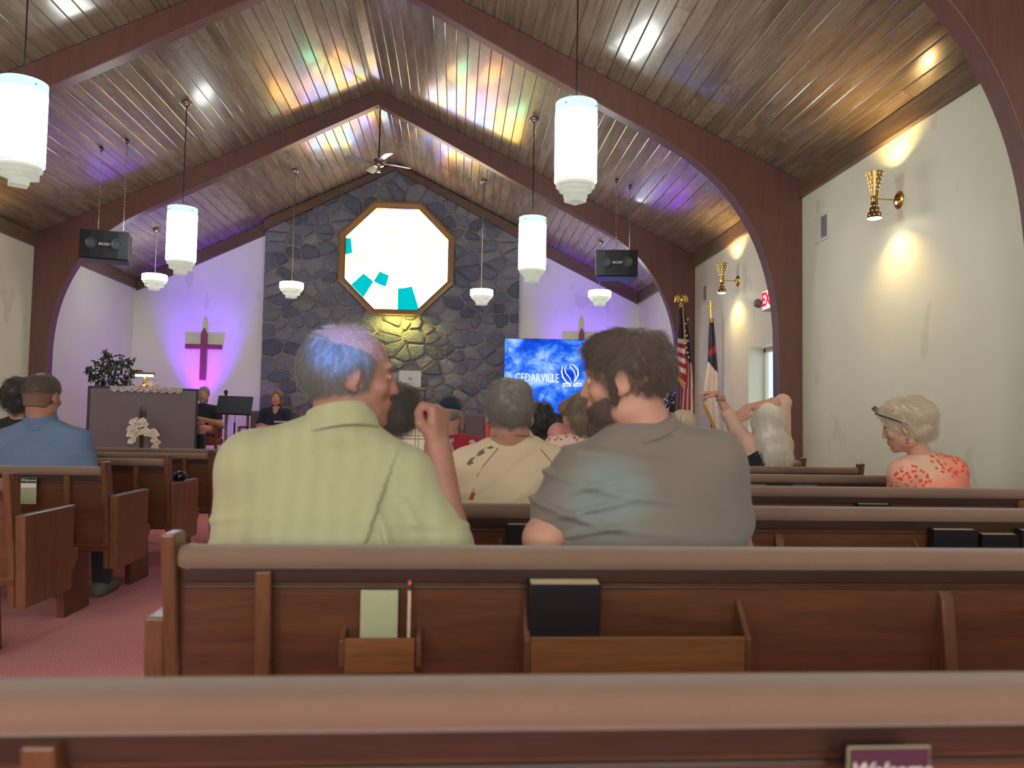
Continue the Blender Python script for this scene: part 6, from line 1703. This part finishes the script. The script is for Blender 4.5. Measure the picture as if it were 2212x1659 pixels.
h5=simple("blond-haired person whose head top shows behind the grey T-shirt's shoulder",1474,922,6.36,bpy.data.materials['cream_petal'],'pale_top',hy=-10,shw=.17,sleeve_t=.8,neck_r=.05)
def ops(g,e,c,pl):
    e((0,-.02,.04),(.094,.112,.10)); e((0,-.05,-.04),(.085,.075,.07),.03); e((0,.145,-.03),(.2,.085,.12),.01,'s')
hair(h5,BH,ops,h=.006,disp=lambda Q,P:.005*vn(Q,(50,50,30),3),n=1500,L=.05,comb=down,rad=.001,lift=.006)
# ---------------------------------------------------------------- on the platform: seated man and woman facing the pews
def facing(label,px,py,Y,shirt,nm,skin,hs,hy,shw,arms,hp=0,**kw):
    C=at(px,py,Y); nz=C.z-.16*hs; cx=C.x
    A=[]
    for (e,w,d,n_,s_) in arms: A.append(((cx+e[0],Y+e[1],nz+e[2]),(cx+w[0],Y+w[1],nz+w[2]),d,n_,s_))
    # left/right here are the picture's: legs come forward to -Y
    return person(label,(cx,Y,PLAT),C,hy,hp,0,hs,(cx,Y,nz),(cx-shw,Y,nz-.07),(cx+shw,Y,nz-.07),(cx,Y,nz-.36),A,skin,shirt,nm,wide=(shw-.02,.12),bel=(shw,.15),knee_y=-.45,**kw)
DK=fabric('charcoal_shirt',srgb(48,52,62),srgb(34,38,48))
m1=facing('bearded man in dark clothes with folded arms, seated beside the piano under the cross',440,853,12.0,DK,'dark_shirt',SKP,1.0,176,.19,
   (((-.27,-.04,-.30),(-.02,-.26,-.25),(1,-.05,.1),(0,-1,.2),1),((.27,-.04,-.27),(.02,-.28,-.19),(-1,0,.05),(0,-1,.3),-1)),neck_r=.055,sleeve_t=.55,res=.014,hres=.008,collar=.025)
def ops(g,e,c,pl):
    e((0,-.018,.036),(.083,.106,.094)); e((0,.145,-.02),(.2,.09,.115),.01,'s'); pl((0,.1,-1),(0,-.03,-.065))
hair(m1,GH,ops,h=.006,disp=lambda Q,P:.003*vn(Q,(60,60,50),3))
def ops(g,e,c,pl):
    e((0,.030,-.060),(.067,.070,.062)); e((0,.066,-.108),(.036,.034,.03),.02); e((0,.11,-.022),(.055,.070,.026),.010,'s'); pl((0,-1,.45),(0,-.012,-.02)); e((0,.098,-.061),(.019,.014,.006),.004,'s')
hair(m1,hair_mat('grey_beard',srgb(176,162,150),srgb(120,104,96)),ops,h=.006,name='beard')
w1=facing('smiling woman with shoulder-length auburn hair and navy cardigan, seated before the stone wall',597,860,12.75,fabric('navy_cardigan',srgb(44,48,74),srgb(34,38,60),200,.9,.5),'cardigan',SKP,1.0,178,.175,
   (((-.25,-.06,-.28),(-.05,-.27,-.30),(1,0,0),(0,-.3,1),1),((.25,-.06,-.28),(.05,-.29,-.29),(-1,0,0),(0,-.3,1),-1)),neck_r=.048,sleeve_t=.8,res=.012,hres=.008,trouser=fabric('pale_jeans',srgb(150,178,196),srgb(110,142,168)),
   neckline=lambda g:(g.frame(),g.cone(V3(at(597,885,12.75))+np.array([0,-.12,0]),V3(at(597,893,12.75))+np.array([0,-.14,0]),.075,.05,.01,'s'),g.cone(V3(at(597,884,12.75)),V3(at(597,860,12.75)),.062,.08,.01,'s')))
def ops(g,e,c,pl):
    e((0,-.02,.036),(.092,.112,.100)); e((0,-.03,-.07),(.105,.080,.10),.03); e((0,.135,-.04),(.085,.105,.125),.01,'s'); e((0,.12,-.16),(.09,.1,.1),.01,'s')
hair(w1,hair_mat('auburn_hair',srgb(150,98,76),srgb(88,54,44)),ops,h=.006,ext=.03,low=.05,disp=lambda Q,P:.008*vn(Q,(40,40,14),3))
bk=thing('book','small closed book in the hands of the smiling woman','book',at(606,911,12.36)); bk.location.z-=.01
MB().box(-.09,.09,-.03,.02,-.004,.022).build('book_block',M['pages'],bk,bevel=.002); MB().box(-.093,.093,-.033,.023,.0221,.026).box(-.093,.093,-.033,.023,-.008,-.0041).build('book_cover',M['cover'],bk)
# ---------------------------------------------------------------- prints and seams lying on the clothes
from mathutils.bvhtree import BVHTree
def on_cloth(obj,parent):
    off=rootloc(obj); me=obj.data
    tree=BVHTree.FromPolygons([tuple(v.co+off) for v in me.vertices],[tuple(p.vertices) for p in me.polygons])
    o=Vector((0,0,CAMZ))
    def hit(px,py,lift=.0015):
        d=(at(px,py,1.0)-o).normalized(); r=tree.ray_cast(o,d)
        return None if r[0] is None else r[0]-d*lift
    return hit
def kid_of(p,name): return [c for c in p['root'].children if c.name.split('.')[0]==name][0]
hit=on_cloth(kid_of(c1,'sweatshirt'),c1['root'])
def print_on(pts,mat,name,parent):
    P=[hit(*q) for q in pts]
    if any(q is None for q in P): return
    c=hit(sum(q[0] for q in pts)/len(pts),sum(q[1] for q in pts)/len(pts)); n=len(P)
    if c is None: return
    MB().add([tuple(c)]+[tuple(q) for q in P],[(0,1+(i+1)%n,1+i) for i in range(n)]).build(name,mat,parent,world=True)
cr=c1['root']
for pts in ([(1028,985),(1036,974),(1050,966),(1044,972),(1048,978),(1038,984)],[(1050,968),(1060,963),(1068,966),(1060,970)],[(1008,1000),(1017,990),(1028,986),(1020,996),(1024,1000),(1012,1006)]): print_on(pts,lf1,'leaf_print',cr)
for pts in ([(1012,1080),(1018,1064),(1024,1054),(1026,1066),(1022,1080)],): print_on(pts,lf2,'leaf_print',cr)
sm=fabric('beige_seam',srgb(168,144,106),srgb(150,126,90))
for ps in ([(1076,968),(1062,985),(1046,1004),(1030,1030)],[(1168,970),(1180,984),(1194,1002)]):
    P=[hit(*q,.0005) for q in ps]
    if all(P): MB().tube(P,.0022,5).build('raglan_seam',sm,cr,world=True)
